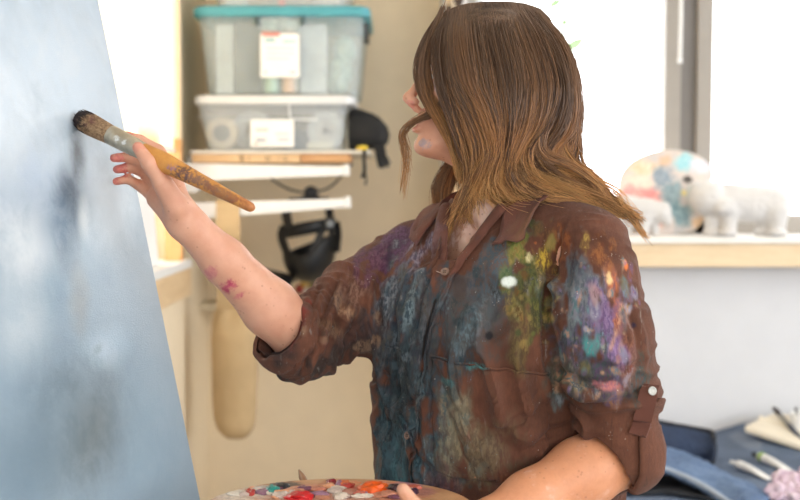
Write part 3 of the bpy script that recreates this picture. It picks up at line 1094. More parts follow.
for p in pts3:
    a = math.atan2(p[2] - hole_c[2], p[0] - hole_c[0])
    hole.append((hole_c[0] + .0145 * math.cos(a), lean(hole_c[2] + .0105 * math.sin(a)) - .006, hole_c[2] + .0105 * math.sin(a)))
V = pts3 + hole + [(x, y + .005, z) for x, y, z in pts3] + [(x, y + .005, z) for x, y, z in hole]
for i in range(n):
    k = (i + 1) % n
    F += [(i, n + i, n + k, k), (2 * n + i, 2 * n + k, 3 * n + k, 3 * n + i), (i, k, 2 * n + k, 2 * n + i), (n + i, 3 * n + i, 3 * n + k, n + k)]


def blob_mat(name, base_c, base_c2, blobs, rough=.6, scale=30, nscale=40, warp=.6, bumpk=.2, bs=200, extra=None, base_off=(0, 0, 0), streak=None, edge=(.6, 1.15)):
    """a base colour with soft edged patches of other pigment: blobs = (centre, radii, rotation about the view axis, colour, colour2, strength)"""
    t = NT(name)
    wpos = t.mapping(loc=tuple(float(q) for q in base_off))
    f, _ = t.noise(scale, 5, .6, wpos)
    c = t.mix(t.mr(f, .3, .7), base_c2, base_c)
    n1, nc = t.noise(nscale, 5, .65, wpos, .4)
    st_src = t.mapping(sc=streak, src=wpos) if streak else wpos
    n2, _ = t.noise(nscale * 1.5, 5, .7, st_src, .3)
    n3, _ = t.noise(nscale * .35, 3, .5, wpos, .5)
    q1, q2, q3 = [t.mr(v_, .28, .72, -warp * k_, warp * k_, False) for v_, k_ in ((n1, .8), (n2, .9), (n3, .8))]
    wsum = t.math('ADD', t.math('ADD', q1, q2), q3)
    for (ce, ra, rot, ca, cb, stg) in blobs:
        mp = t.mapping(tuple(float(q) for q in ce), (0, rot, 0), tuple(float(q) for q in ra), 'TEXTURE', wpos)
        ln = t.n.new('ShaderNodeVectorMath')
        ln.operation = 'LENGTH'
        t.l(mp, ln.inputs[0])
        d = t.math('ADD', wsum, ln.outputs['Value'])
        m = t.mr(d, edge[0], edge[1], stg, 0.)
        cc = t.mix(t.mr(n2, .42, .60), ca, cb)
        c = t.mix(m, c, cc)
    if extra: c = extra(t, c, wpos, (n1, n2, n3))
    t.set(color=c, rough=rough)
    h, _ = t.noise(bs, 3, .6, wpos)
    t.bump(t.math('MULTIPLY_ADD', n2, .6, h), bumpk, .0015)
    return t.m


def bl(px, py, rx, ry, Y, c, c2=None, s=.9, rot=0, dy=.1):
    k = Y / FPX
    return (P(px, py, Y), (rx * k, dy, ry * k), math.radians(rot), srgb(*c), srgb(*(c2 or c)), s)


YP = YW - .02
sp_bl = [bl(640, 185, 26, 22, YP, (238, 206, 190), (246, 226, 206)), bl(643, 168, 22, 8, YP, (232, 200, 160), (240, 224, 200)), bl(646, 196, 18, 9, YP, (228, 130, 128), (240, 170, 160)), bl(628, 193, 9, 9, YP, (232, 150, 146), (244, 190, 180)), bl(633, 210, 12, 10, YP, (240, 222, 214)),
         bl(662, 178, 12, 14, YP, (120, 142, 158), (150, 166, 178)), bl(665, 160, 8, 6, YP, (222, 184, 150)), bl(685, 162, 12, 10, YP, (140, 206, 216), (172, 220, 224)), bl(672, 196, 12, 16, YP, (150, 178, 186), (110, 140, 152)),
         bl(680, 215, 14, 16, YP, (100, 136, 146), (140, 176, 184)), bl(692, 198, 9, 14, YP, (206, 216, 206), (180, 200, 200)), bl(701, 166, 12, 10, YP, (216, 214, 226), (230, 224, 226)), bl(697, 222, 8, 8, YP, (226, 190, 150)), bl(655, 224, 14, 7, YP, (232, 160, 140), (240, 206, 190)), bl(683, 193, 3, 3, YP, (240, 220, 120))]
palm = blob_mat('display_palette_paint', srgb(220, 204, 192), srgb(202, 194, 190), sp_bl, .5, 25, 60, .35, base_off=(pc[0], pc[1], zs))
mb = MB()
mb.add(V, F)
mb.build('board', palm, pal, smooth=False)

# plaster animals
M['plaster'] = mat('white_plaster', srgb(216, 213, 210), .75, var=.03, bump=.25, bscale=90, bdist=.002)


def PZ(px, py, z):
    x = (px - 400) / FPX
    y = (250 - py) / FPX
    dz = y * CP - SP
    t = (z - CAM[2]) / dz
    return np.array([t * x, t * (y * SP + CP), z])


def bear(name, label, cat, Y, sdf_parts, lo, hi, h, base_px):
    g = SDF(lo, hi, h)
    for kind, a, r, kk in sdf_parts:
        if kind == 'c': g.cone(a[0], a[1], r[0], r[1], kk)
        elif kind == 'e': g.ell(a, r, None, kk)
        else: g.ell(a, r, None, kk, 'sub')
    # flat feet on the sill
    sl, x, y, z = g.sub(lo, hi)
    g.d[sl] = np.maximum(g.d[sl], (zs + .0004) - z + 0 * x + 0 * y)
    V, F = g.mesh()
    V = adj_smooth(V, F, 2)
    N = vnormals(V, F)
    V = V + N * ((fbm(V * 90, 3) - .5) * .0045)[:, None]
    V[:, 2] = np.maximum(V[:, 2], zs + .0003)
    o = link_mesh(name, V, F, M['plaster'])
    setp(o, label, cat, 'white plaster animals on the sill')
    return o


Yb2 = YW - .088
q = lambda px, py, dy=0: P(px, py, Yb2 + dy)
k_ = Yb2 / FPX
parts = [('e', q(752, 204, 0), (36 * k_, .042, 19 * k_), .02), ('e', q(728, 200, 0), (20 * k_, .040, 17 * k_), .02), ('e', q(774, 207, 0), (15 * k_, .04, 18 * k_), .02),
         ('e', q(707, 198, -.010), (18 * k_, .045, 17 * k_), .012), ('e', q(723, 207, -.040), (11 * k_, .026, 9 * k_), .012), ('e', q(697, 187, -.012), (5 * k_, .010, 6 * k_), .006), ('e', q(716, 185, -.012), (4.5 * k_, .010, 5 * k_), .006),
         ('s', q(726, 214.5, -.066), (5 * k_, .010, 1.5 * k_), .003), ('s', q(712, 197, -.058), (2 * k_, .006, 2 * k_), .003),
         ('c', (q(712, 212, .0), q(711, 231, .0)), (.024, .017), .012), ('c', (q(729, 214, -.022), q(728, 231, -.024)), (.026, .020), .012),
         ('c', (q(765, 214, .012), q(763, 231, .010)), (.026, .018), .012), ('c', (q(777, 212, -.020), q(777, 231, -.022)), (.03, .021), .012),
         ('e', q(711, 233, -.008), (9 * k_, .026, 4 * k_), .006), ('e', q(727, 233, -.03), (10 * k_, .028, 4 * k_), .006), ('e', q(776, 233, -.026), (11 * k_, .03, 4 * k_), .006), ('e', q(762, 233, .008), (9 * k_, .024, 4 * k_), .006),
         ('e', q(789, 205, .0), (4 * k_, .010, 6 * k_), .01)]
bear('animal_figurine', 'larger white plaster bear figurine standing at the right on the window sill', 'figurine', Yb2, parts, (P(680, 0, Yb2)[0], Yb2 - .10, zs - .01), (P(800, 0, Yb2)[0], Yb2 + .07, zs + .19), .0025, 0)
Yb2 = YW - .080
q = lambda px, py, dy=0: P(px, py, Yb2 + dy - .012)
parts = [('e', q(634, 210), (19 * k_, .026, 13 * k_), .015), ('e', q(622, 207), (12 * k_, .024, 12 * k_), .015), ('e', q(650, 211), (13 * k_, .026, 12 * k_), .015), ('e', q(662, 213, -.006), (10 * k_, .022, 10 * k_), .01),
         ('e', q(667, 221, -.010), (5 * k_, .014, 5 * k_), .008), ('e', q(658, 204, -.012), (3 * k_, .007, 3 * k_), .005), ('e', q(666, 205, .008), (3 * k_, .007, 3 * k_), .005),
         ('c', (q(645, 217, -.010), q(644, 231, -.012)), (.018, .013), .008), ('c', (q(652, 217, .010), q(655, 231, .010)), (.016, .012), .008), ('c', (q(618, 215, -.010), q(618, 231, -.012)), (.020, .014), .008), ('c', (q(626, 215, .010), q(627, 231, .010)), (.018, .013), .008)]
bear('animal_figurine', 'smaller white plaster bear figurine in front of the painted oval palette on the sill', 'figurine', Yb2, parts, (P(600, 0, Yb2)[0], Yb2 - .06, zs - .01), (P(682, 0, Yb2)[0], Yb2 + .045, zs + .14), .002, 0)

# trailing plant hanging in the window behind the head
pt = empty('hanging_plant', P(560, -14, YW - .03), 'hanging plant with small green leaves tinted pale with glare in front of the bright window', 'plant')
lf = translucent('leaf_glare_green', srgb(200, 222, 188), .7, 60)  # green lightened: the window's glare is put into the leaf colour
stm = MB()
stm.tube(catmull([P(556, -40, YW - .03), P(560, -5, YW - .03), P(563, 30, YW - .03), P(567, 50, YW - .03), P(565, 70, YW - .03)], 30), .0018, 6)
stm.build('stem', mat('stem_green', srgb(120, 150, 96), .6), pt)


def leaf(mb, a, b, w, bend=.004):
    a, b = np.asarray(a, float), np.asarray(b, float)
    d = b - a
    nrm = unit(np.cross(d, (.3, -1, .2)))
    up = unit(np.cross(nrm, d))
    G = []
    for t in np.linspace(0, 1, 12):
        c = a + d * t + up * bend * math.sin(t * math.pi)
        ww = w * math.sin(math.pi * min(1, t ** .8)) ** .8 + .0003
        G.append([c - nrm * ww / 2 + up * .0015, c, c + nrm * ww / 2 + up * .0015])
    mb.sheet(np.array(G))


for a, b, w in (((566, 50), (585, 38), .026), ((561, 24), (569, 21), .020), ((564, 35), (553, 44), .022), ((558, -10), (570, -18), .024), ((566, 66), (574, 80), .022), ((560, 0), (548, 8), .02)):
    m_ = MB()
    leaf(m_, P(a[0], a[1], YW - .03), P(b[0], b[1], YW - .034), w)
    m_.build('leaf', lf, pt, solid=.0006)

# small dark ornament hanging at the left casing of the window
og = empty('wall_ornament', P(456, 12, YW - .03), 'small dark beaded ornament hanging on the wooden window casing above the head', 'ornament')
om = mat('ornament_brown', srgb(86, 66, 54), .5, var=.3, scale=80)
MB().tube([P(455, -26, YW - .03), P(456, 2, YW - .03)], .0015, 6).build('thread', om, og)
for i, (px, py) in enumerate(((451.5, 2), (456, 1), (460, 3), (453, 6), (458, 7), (449.5, 8), (455.5, 10.5), (461, 0))):
    MB().ell(P(px, py, YW - .032), (.0085, .0085, .0085)).build('bead', om if i % 3 else mat('bead_pale_%d' % i, srgb(214, 196, 170), .5), og)

# ------------------------------------------------------------------ work table
ZT = P(725, 433, YW - .015)[2]
TX0, TX1, TY0, TY1 = .34, 1.75, 2.15, YW - .012
tbl = empty('work_table', ((TX0 + TX1) / 2, (TY0 + TY1) / 2, 0), 'work table below the window covered with a blue grey cloth', 'table')
MB().box((TX0, TY0, ZT - .034), (TX1, TY1, ZT - .004)).build('tabletop', wood('table_wood', srgb(170, 130, 90), srgb(130, 96, 64)), tbl, smooth=False, bevel=.003)
for x in (TX0 + .05, TX1 - .05):
    for y in (TY0 + .05, TY1 - .05):
        MB().box((x - .025, y - .025, 0), (x + .025, y + .025, ZT - .034)).build('leg', M['frame_dark'], tbl, smooth=False)


def denim(name, c1, c2, quilt=0, bs=500):
    t = NT(name)
    f, _ = t.noise(7, 5, .65)
    f2, _ = t.noise(60, 3, .6, t.mapping(sc=(1, 1, 4)))
    c = t.mix(t.mr(t.math('MULTIPLY_ADD', f2, .5, f), .5, 1.0), c2, c1)
    t.set(color=c, rough=.9)
    h, _ = t.noise(bs, 2)
    br_ = t.n.new('ShaderNodeTexBrick')
    t.l(t.mapping(rot=(0, 0, .4), sc=(1, 1, 0)), br_.inputs['Vector'])
    br_.inputs['Scale'].default_value = 16
    br_.inputs['Mortar Size'].default_value = .03
    br_.inputs['Mortar Smooth'].default_value = 1
    t.bump(t.math('MULTIPLY_ADD', br_.outputs['Fac'], -1.2, t.math('MULTIPLY_ADD', f2, .8, h)), .6, .004)
    return t.m


cl = []
for i in np.linspace(0, 1, 90):
    r = []
    for j in np.linspace(0, 1, 60):
        x, y = TX0 - .002 + (TX1 - TX0 + .004) * i, TY0 - .002 + (TY1 - TY0) * j
        hb = .030 * float(np.clip((x - .86) / .1, 0, 1) * np.clip((y - 2.80) / .2, 0, 1))
        r.append((x, y, ZT - .003 + hb + .003 * float(fbm(np.array([x * 9, y * 9, 1.])))))
    cl.append(r)
cloth_m = blob_mat('table_cloth_blue_grey', srgb(102, 117, 140), srgb(84, 98, 120), [
    bl(735, 455, 16, 8, 2.75, (126, 140, 160), None, .6), bl(745, 440, 12, 4, 2.95, (140, 150, 166), None, .5), bl(760, 480, 18, 8, 2.55, (120, 136, 160), None, .5)], .9, 12, 60, .4, .4, 500, base_off=(0, 0, 0))
tc = MB().sheet(np.array(cl)).build('table_cloth', cloth_m, base=(0, 0, 0))
setp(tc, 'blue grey paint flecked cloth spread on the work table', 'cloth')

# quilted denim jacket heaped on the table
jk = empty('denim_jacket', PZ(675, 480, ZT), 'quilted blue denim jacket heaped on the table beside the painter', 'jacket')
d_mid = denim('denim_blue', srgb(112, 136, 170), srgb(76, 98, 132))
d_dark = denim('denim_dark', srgb(52, 66, 92), srgb(34, 44, 64))
trim_b = mat('jacket_trim_black', srgb(40, 42, 48), .8, var=.2, bump=.3, bscale=300)
trim_w = mat('jacket_trim_pale', srgb(168, 180, 196), .85, var=.1)
lining = mat('jacket_lining_dark', srgb(34, 38, 46), .9, var=.3, scale=40)
YJ = 2.78


def curve_px(lst, n): return catmull([P(*q_) for q_ in lst], n)


top_e = curve_px([(622, 413, YJ - .08), (645, 420, YJ - .03), (672, 426, YJ), (700, 431, YJ + .01), (711, 434, YJ + .0), (714, 441, YJ - .02)], 40)
bot_e = curve_px([(622, 476, YJ - .10), (645, 480, YJ - .06), (672, 482, YJ - .03), (698, 477, YJ - .02), (708, 474, YJ - .03), (711, 468, YJ - .05)], 40)
bot_e[:, 2] = np.maximum(bot_e[:, 2], ZT + .006)
G = []
for a, b_ in zip(top_e, bot_e):
    r = []
    for f in np.linspace(0, 1, 16):
        p = a + (b_ - a) * f
        p = p + np.array([0, -.018 * math.sin(f * math.pi) + .010 * (fbm(p * 30) - .5), 0])
        r.append(p)
    G.append(r)
MB().sheet(np.array(G)).build('waistband', d_dark, jk, solid=.008)
top_e[:, 2] = np.maximum(top_e[:, 2], ZT + .02)
tr_ = MB()
strap(tr_, [p for p in top_e[::4]] + [top_e[-1]], .018, .011, 60, (0, 0, 1))
strap(tr_, [top_e[-1] + [-.002, -.004, 0], P(714.5, 452, YJ - .035), P(711, 468, YJ - .055)], .010, .011, 24, (1, 0, 0))
tr_.build('trim', trim_b, jk)
crest = curve_px([(612, 462, 2.62), (640, 455, 2.63), (662, 449.5, 2.64), (684, 453, 2.64), (705, 463, 2.60), (728, 477, 2.49), (748, 488, 2.41), (768, 499, 2.34)], 60)
back = curve_px([(612, 468, 2.76), (640, 464, 2.76), (664, 460, 2.77), (686, 462, 2.77), (708, 466, 2.70), (731, 477, 2.58), (751, 487, 2.49), (772, 497, 2.41)], 60)
fr = curve_px([(606, 474, 2.50), (636, 466.5, 2.50), (660, 468.5, 2.50), (684, 477, 2.47), (706, 488, 2.42), (724, 500, 2.36), (744, 513, 2.27), (762, 528, 2.19)], 60)
for q_ in (crest, back, fr): q_[:, 2] = np.maximum(q_[:, 2], ZT + (.008 if q_ is fr else (.014 if q_ is crest else .006)))
G = []
for i in range(60):
    ctrl = [back[i] * [1, 1, 0] + [0, .03, ZT + .003], back[i], crest[i], fr[i] * .45 + crest[i] * .55 + [0, 0, .010], fr[i], fr[i] + [.0, .012, -.012]]
    c = catmull(ctrl, 40)
    c[:, 2] += .030 * (fbm(c * np.array([14, 30, 10.]) + 3, 3) - .5) * np.clip(np.linspace(0, 6, 40), 0, 1)
    c[:, 2] = np.maximum(c[:, 2], ZT + .003)
    G.append(c)
MB().sheet(np.array(G)).build('jacket_body', d_mid, jk, solid=.006)
MB().tube(fr + [0, 0, .002], .0065, 8).build('hem_piping', trim_w, jk)
G = []
for i in range(60):
    a = fr[i] + [0, .012, -.004]
    b_ = np.array([fr[i][0] + .02, fr[i][1] + .05, ZT + .004])
    c2_ = np.array([fr[i][0] + .01, fr[i][1] - .06, ZT + .006])
    c = catmull([a, (a + b_) / 2 + [0, .02, 0], b_, c2_], 20)
    c += (fbm(c * 30)[:, None] - .5) * .010
    c[:, 2] = np.maximum(c[:, 2], ZT + .003)
    G.append(c)
MB().sheet(np.array(G)).build('lining', lining, jk, solid=.003)

# folded cream paper pad with a brush on it
pdm = mat('pad_cream', srgb(238, 228, 208), .8, var=.03)
tops = [P(744, 425, 2.93), P(775, 411.5, 3.04), P(850, 428, 2.98), P(826, 452, 2.80)]
pd = MB()
zp = min(p[2] for p in tops)
V = [(p[0], p[1], p[2] - .020) for p in tops] + [tuple(p) for p in tops]
pd.add(V, [(0, 1, 2, 3), (7, 6, 5, 4), (0, 4, 5, 1), (1, 5, 6, 2), (2, 6, 7, 3), (3, 7, 4, 0)])
pad = setp(pd.build('paper_pad', pdm, smooth=False, bevel=.007, seg=4), 'thick cream folded paper pad at the back of the work table', 'paper')
fl_ = MB()
a, b_ = tops[0] + [.02, .01, .001], tops[3] + [-.01, .0, .001]
fl_.add([tops[0] + (tops[1] - tops[0]) * .45 + [0, 0, .001], tops[0] + (tops[1] - tops[0]) * .5 + [0, 0, .006], tops[3] + (tops[2] - tops[3]) * .5 + [0, 0, .006], tops[3] + (tops[2] - tops[3]) * .45 + [0, 0, .001]], [(0, 1, 2, 3)])
fl_.build('fold', pdm, pad, solid=.003, smooth=False)


def brush_small(name, label, a, b, r, c):
    t = empty(name, np.minimum(a, b), label, 'paintbrush')
    a, b = np.asarray(a, float), np.asarray(b, float)
    L = b - a
    MB().tube([a, a + L * .3, a + L * .62, a + L * .68], [r * .55, r, r * .9, r * .8], 10).build('handle', mat(name + '_' + str(int(c[0])), srgb(*c), .4), t)
    MB().tube([a + L * .675, a + L * .85], [r * .85, r * .9], 10).build('ferrule', mat(name + '_metal_' + str(int(c[0])), srgb(170, 170, 166), .3, 1), t)
    MB().tube([a + L * .85, a + L * .93, b], [r * .9, r * 1.0, r * .3], 10).build('bristles', mat(name + '_hair_' + str(int(c[0])), srgb(66, 52, 44), .8), t)
    return t


brush_small('paintbrush', 'dark slim paintbrush lying across the cream paper pad', P(825, 466, 2.78), P(772.5, 411, 3.0) + [0, 0, .012], .0072, (70, 76, 92))
# white pot at the edge of the picture
pot = empty('white_pot', P(801, 430, 2.95) * [1, 1, 0] + [0, 0, float((tops[2][2] + tops[3][2]) / 2 + .004)], 'white round pot at the right edge on the paper pad', 'pot')
c = np.array(BASE[pot.name])
MB().lathe([(.026, 0), (.03, .004), (.031, .05), (.029, .054), (.027, .05), (.026, .006), (0.001, .005)], c, (0, 0, 1), 32).build('pot_body', M['white_paint'], pot)
brush_small('paintbrush', 'thin dark brush leaning out of the white pot at the right edge', c + [0.0, 0, .008], P(795.5, 407, 2.95), .004, (60, 50, 46))


def paint_tube(label, p0, p1, r, capc, bandc=None):
    """p0 cap end, p1 crimped tail, lying on the cloth"""
    p0, p1 = np.asarray(p0, float), np.asarray(p1, float)
    t = empty('paint_tube', (p0 + p1) / 2, label, 'paint tube', 'paint tubes on the table')
    d = unit(p1 - p0)
    L = np.linalg.norm(p1 - p0)
    side = unit(np.cross(d, (0, 0, 1)))
    z = np.array([0, 0, 1.])
    G = []
    for f, rw, rh in ((.16, .5, .5), (.17, .95, .95), (.22, 1, 1), (.45, 1.02, .9), (.7, 1.1, .55), (.9, 1.2, .2), (.93, 1.2, .12), (1, 1.2, .12)):
        a_ = np.arange(20) * 2 * np.pi / 20
        c = p0 + d * L * f + z * (r * max(rh, .14))
        w_ = 1 + .12 * (fbm(np.array([[f * 5, k, r * 900] for k in a_])) - .5)
        G.append(c + side * (r * rw * np.cos(a_) * w_)[:, None] + z * (r * rh * np.sin(a_) * w_)[:, None])
    G = [np.tile(G[0].mean(0), (20, 1))] + G + [np.tile(G[-1].mean(0), (20, 1))]
    MB().sheet(np.array(G)[:, ::-1].transpose(1, 0, 2), close_u=True).build('tube_body', blob_mat('tube_white_%d' % (r * 1e5), srgb(240, 240, 238), srgb(214, 212, 210), [(p0 + d * L * .5, (.03, .02, .02), 0, srgb(170, 168, 172), srgb(230, 226, 226), .5)], .45, 60, 120, .5), t)
    MB().lathe([(r * .5, 0), (r * .55, .002), (r * .5, L * .15), (r * .3, L * .17)], p0 + z * r * .95, d, 16).build('cap', capc, t)
    if bandc:
        MB().lathe([(r * 1.0, L * .2), (r * 1.03, L * .21), (r * 1.03, L * .27), (r * 1.0, L * .28)], p0 + z * r * 1.0, d, 20).build('colour_band', bandc, t)
    return t


zt1 = ZT + .0015
paint_tube('white paint tube with pale cap lying nearer the painter on the table', PZ(731, 466, zt1), PZ(771, 480, zt1), .0105, M['white_lid'])
paint_tube('white paint tube with black cap and green band on the table', PZ(753, 458, zt1), PZ(794, 474, zt1), .0112, M['black'], mat('band_green', srgb(150, 190, 70), .6))
# pink stained rag
rg = PZ(792, 500, zt1)
g = SDF(rg - [.09, .10, .0], rg + [.12, .10, .12], .003)
for dx, dy, dz, a_, b2, c2_ in ((0, 0, .02, .05, .05, .028), (.03, .02, .035, .035, .03, .03), (-.03, -.02, .016, .035, .03, .02), (.02, -.04, .02, .04, .03, .025), (.06, 0, .03, .04, .04, .035), (-.005, .035, .02, .03, .025, .03)):
    g.ell(rg + [dx, dy, dz], (a_, b2, c2_), None, .012)
V, F = g.mesh()
N = vnormals(V, F)
fo = np.abs(fbm(V * 38 + 2, 2) - .5) * 2
V = V + N * (.022 * (np.clip(fo * 1.6, 0, 1) ** .7 - .55))[:, None]
V[:, 2] = np.maximum(V[:, 2], zt1)
setp(link_mesh('rag', V, F, blob_mat('rag_cloth', srgb(222, 206, 214), srgb(196, 168, 188), [
    (rg + [-.01, -.03, .03], (.05, .06, .04), 0, srgb(146, 84, 120), srgb(196, 150, 176), .9), (rg + [.03, 0, .06], (.03, .05, .02), 0, srgb(170, 110, 150), srgb(210, 170, 190), .8)], .9, 40, 60, .5)),
     'crumpled white rag stained pink and purple at the corner of the table', 'rag')
# ================================================================== the big canvas on its easel
E0, E1 = P(98, 0, 1.725), P(200, 500, 1.68)
CU = unit(E0 - E1)
CH = unit(np.array([-.25, -.97, 0]))
CH = unit(CH - CU * np.dot(CH, CU))
CN = unit(np.cross(CU, CH))
if CN[0] < 0: CN = -CN
zc0, zc1 = .50, 2.02
Bt = E1 + CU * ((zc0 - E1[2]) / CU[2])
Tp = E1 + CU * ((zc1 - E1[2]) / CU[2])
CW = 1.05


def on_canvas(px, py):
    d = P(px, py, 1.6) - CAM
    return CAM + d * (np.dot(E0 - CAM, CN) / np.dot(d, CN))


cb = (Bt + CH * CW / 2)
cvs = empty('painting_canvas', cb, 'large canvas with a blue grey painting in progress leaning back on an easel', 'canvas')


def cblob(px, py, rx, ry, c, c2=None, s=.8, rot=0):
    p = on_canvas(px, py)
    k = p[1] / FPX
    return (p, (rx * k * 1.0, rx * k * 3.0, ry * k), math.radians(rot), srgb(*c), srgb(*(c2 or c)), s)


pb = [cblob(60, 60, 90, 120, (196, 207, 218), (204, 212, 220), .7), cblob(10, 150, 40, 90, (204, 213, 222), (212, 218, 224), .6), cblob(110, 200, 26, 60, (196, 210, 219), (202, 214, 222), .6),
      cblob(40, 190, 34, 45, (150, 168, 190), (164, 180, 198), .6), cblob(30, 245, 26, 50, (214, 219, 222), (204, 212, 218), .7), cblob(69, 205, 12, 72, (58, 76, 92), (80, 98, 112), .95, 3), cblob(77, 150, 7, 40, (36, 48, 58), (60, 74, 84), .95), cblob(66, 240, 9, 40, (70, 90, 106), (90, 110, 124), .8),
      cblob(56, 225, 16, 40, (110, 136, 158), (132, 152, 172), .6), cblob(84, 215, 5, 60, (208, 216, 218), (196, 206, 210), .6, 3), cblob(52, 290, 12, 50, (96, 128, 150), (110, 140, 160), .5, 6), cblob(22, 320, 24, 50, (170, 184, 194), (186, 196, 202), .6),
      cblob(80, 300, 8, 60, (140, 142, 138), (128, 132, 130), .55), cblob(105, 350, 20, 22, (160, 182, 198), (172, 190, 204), .75, 30), cblob(98, 349, 4, 10, (128, 148, 160), (140, 158, 168), .8, 30),
      cblob(90, 430, 34, 65, (96, 106, 108), (108, 116, 118), .85), cblob(60, 400, 30, 60, (104, 122, 134), (116, 134, 146), .6), cblob(28, 460, 36, 60, (104, 124, 138), (96, 116, 130), .6), cblob(150, 430, 30, 80, (124, 150, 168), (132, 156, 174), .5)]


def canvas_extra(t, c, wpos, ns):
    v = t.voronoi(240, wpos)
    m = t.mr(v.outputs['Distance'], .06, .10, .5, 0)
    n, _ = t.noise(14, 3, .6, wpos)
    m = t.math('MULTIPLY', m, t.mr(n, .55, .7))
    return t.mix(m, c, srgb(196, 208, 216))


face_m = blob_mat('canvas_paint', srgb(142, 160, 174), srgb(128, 148, 164), pb, .36, 5, 14, .22, .35, 420, canvas_extra, base_off=cb, edge=(.1, 1.45))
th = .035
fc = MB().prism([(0, 0), (CW, 0), (CW, np.linalg.norm(Tp - Bt)), (0, np.linalg.norm(Tp - Bt))], Bt, CH, CU, -CN * .004)
fc.build('canvas_face', face_m, cvs, smooth=False)
LH = np.linalg.norm(Tp - Bt)
for a, b, w in (((0, 0), (0, LH), 1), ((CW - .04, 0), (CW - .04, LH), 1), ((.04, 0), (CW - .04, 0), 0), ((.04, LH - .04), (CW - .04, LH - .04), 0)):
    o = Bt + CH * a[0] + CU * a[1] - CN * .0045
    if w:
        sb = MB().prism([(0, 0), (.04, 0), (.04, LH), (0, LH)], o, CH, CU, -CN * th)
    else:
        sb = MB().prism([(0, 0), (CW - .08, 0), (CW - .08, .04), (0, .04)], o, CH, CU, -CN * th)
    sb.build('stretcher_bar', M['sill_wood2'], cvs, smooth=False)

ew = wood('easel_beech', srgb(190, 150, 104), srgb(160, 120, 80), (14, 14, 3))
es = empty('easel', (cb[0], cb[1], 0), 'wooden easel carrying the large canvas from below and behind', 'easel')
D = -CN
m0 = Bt + CH * CW * .5 - CN * (.0045 + th + .004)
hN = unit(np.array([CN[0], CN[1], 0]))
ledge = Bt + CH * CW * .5 - CU * .0205 - CN * .015
MB().obox(ledge, CH * .40, CU * .02, CN * .045).build('ledge', ew, es, smooth=False, bevel=.003)
mast0 = m0 - CN * .022
zb_ = lambda p, z: p + CU * ((z - p[2]) / CU[2])
lo_, hi_ = zb_(mast0, .22), zb_(mast0, 1.75)
MB().obox((lo_ + hi_) / 2, CH * .03, CU * np.linalg.norm(hi_ - lo_) / 2, CN * .018).build('mast', ew, es, smooth=False, bevel=.003)
for sg in (-1, 1):
    a, b = zb_(mast0, 1.55) + CH * sg * .033 - CN * .04, mast0 * 1
    foot = zb_(mast0, 0.0) + CH * sg * .38
    foot[2] = .012
    MB().tube([a, foot], .018, 8).build('leg', ew, es)
foot = zb_(mast0, 1.4) - hN * .62
foot[2] = .012
MB().tube([zb_(mast0, 1.55) - CN * .045, foot], .018, 8).build('leg', ew, es)
fA, fB = zb_(mast0, .24) + CH * -.40, zb_(mast0, .24) + CH * .40
MB().obox((fA + fB) / 2 - CN * .03, CH * .34, CU * .02, CN * .012).build('crossbar', ew, es, smooth=False, bevel=.002)

# ================================================================== the brush in her right hand
b_tip = on_canvas(75.5, 118) + CN * .003
b_end = P(254, 209, 1.49)
BL = b_end - b_tip
brush = empty('paintbrush', b_tip, 'large round paintbrush with paint stained wooden handle held to the canvas', 'paintbrush')
bax = unit(BL)
LB = np.linalg.norm(BL)


def bpt(f): return b_tip + BL * f


hand_m = blob_mat('brush_handle_wood', srgb(206, 146, 70), srgb(184, 122, 56), [
    (bpt(.62), (.016, .02, .012), 0, srgb(70, 50, 48), srgb(110, 70, 60), .8), (bpt(.70), (.03, .03, .008), .4, srgb(86, 66, 78), srgb(120, 84, 70), .7), (bpt(.85), (.03, .03, .01), .4, srgb(140, 84, 50), srgb(96, 72, 74), .7),
    (bpt(.56), (.008, .02, .007), 0, srgb(150, 110, 140), None, .7) if False else (bpt(.56), (.008, .02, .007), 0, srgb(150, 110, 140), srgb(110, 80, 90), .7), (bpt(.97), (.02, .02, .02), 0, srgb(150, 84, 56), srgb(170, 100, 66), .6)], .45, 40, 160, .5, .15, 300, base_off=b_tip)
hp = [(.0118, .375), (.0122, .385), (.0128, .42), (.0142, .48), (.0140, .52), (.0122, .60), (.0105, .70), (.0088, .82), (.0072, .94), (.0068, .975), (.0060, .99), (.003, 1.0)]
MB().lathe([(r, f * LB) for r, f in hp], b_tip, bax, 28).build('handle', hand_m, brush)
fer = blob_mat('brush_ferrule_metal', srgb(196, 186, 166), srgb(168, 158, 140), [(bpt(.25), (.006, .02, .006), 0, srgb(240, 240, 236), srgb(220, 220, 216), .8), (bpt(.29), (.004, .02, .004), 0, srgb(244, 242, 236), srgb(220, 220, 216), .8)], .35, 60, 200, .4, .1, 200, base_off=b_tip)
fer.node_tree.nodes['Principled BSDF'].inputs['Metallic'].default_value = .75
MB().lathe([(.0136, .195 * LB), (.0140, .2 * LB), (.0138, .22 * LB), (.0142, .225 * LB), (.0138, .23 * LB), (.0132, .33 * LB), (.0136, .335 * LB), (.0130, .34 * LB), (.0120, .385 * LB)], b_tip, bax, 28).build('ferrule', fer, brush)
# bristles: a bundle of hairs, dark at the tip
def bristle_colour(t, c, wpos, ns):
    return c


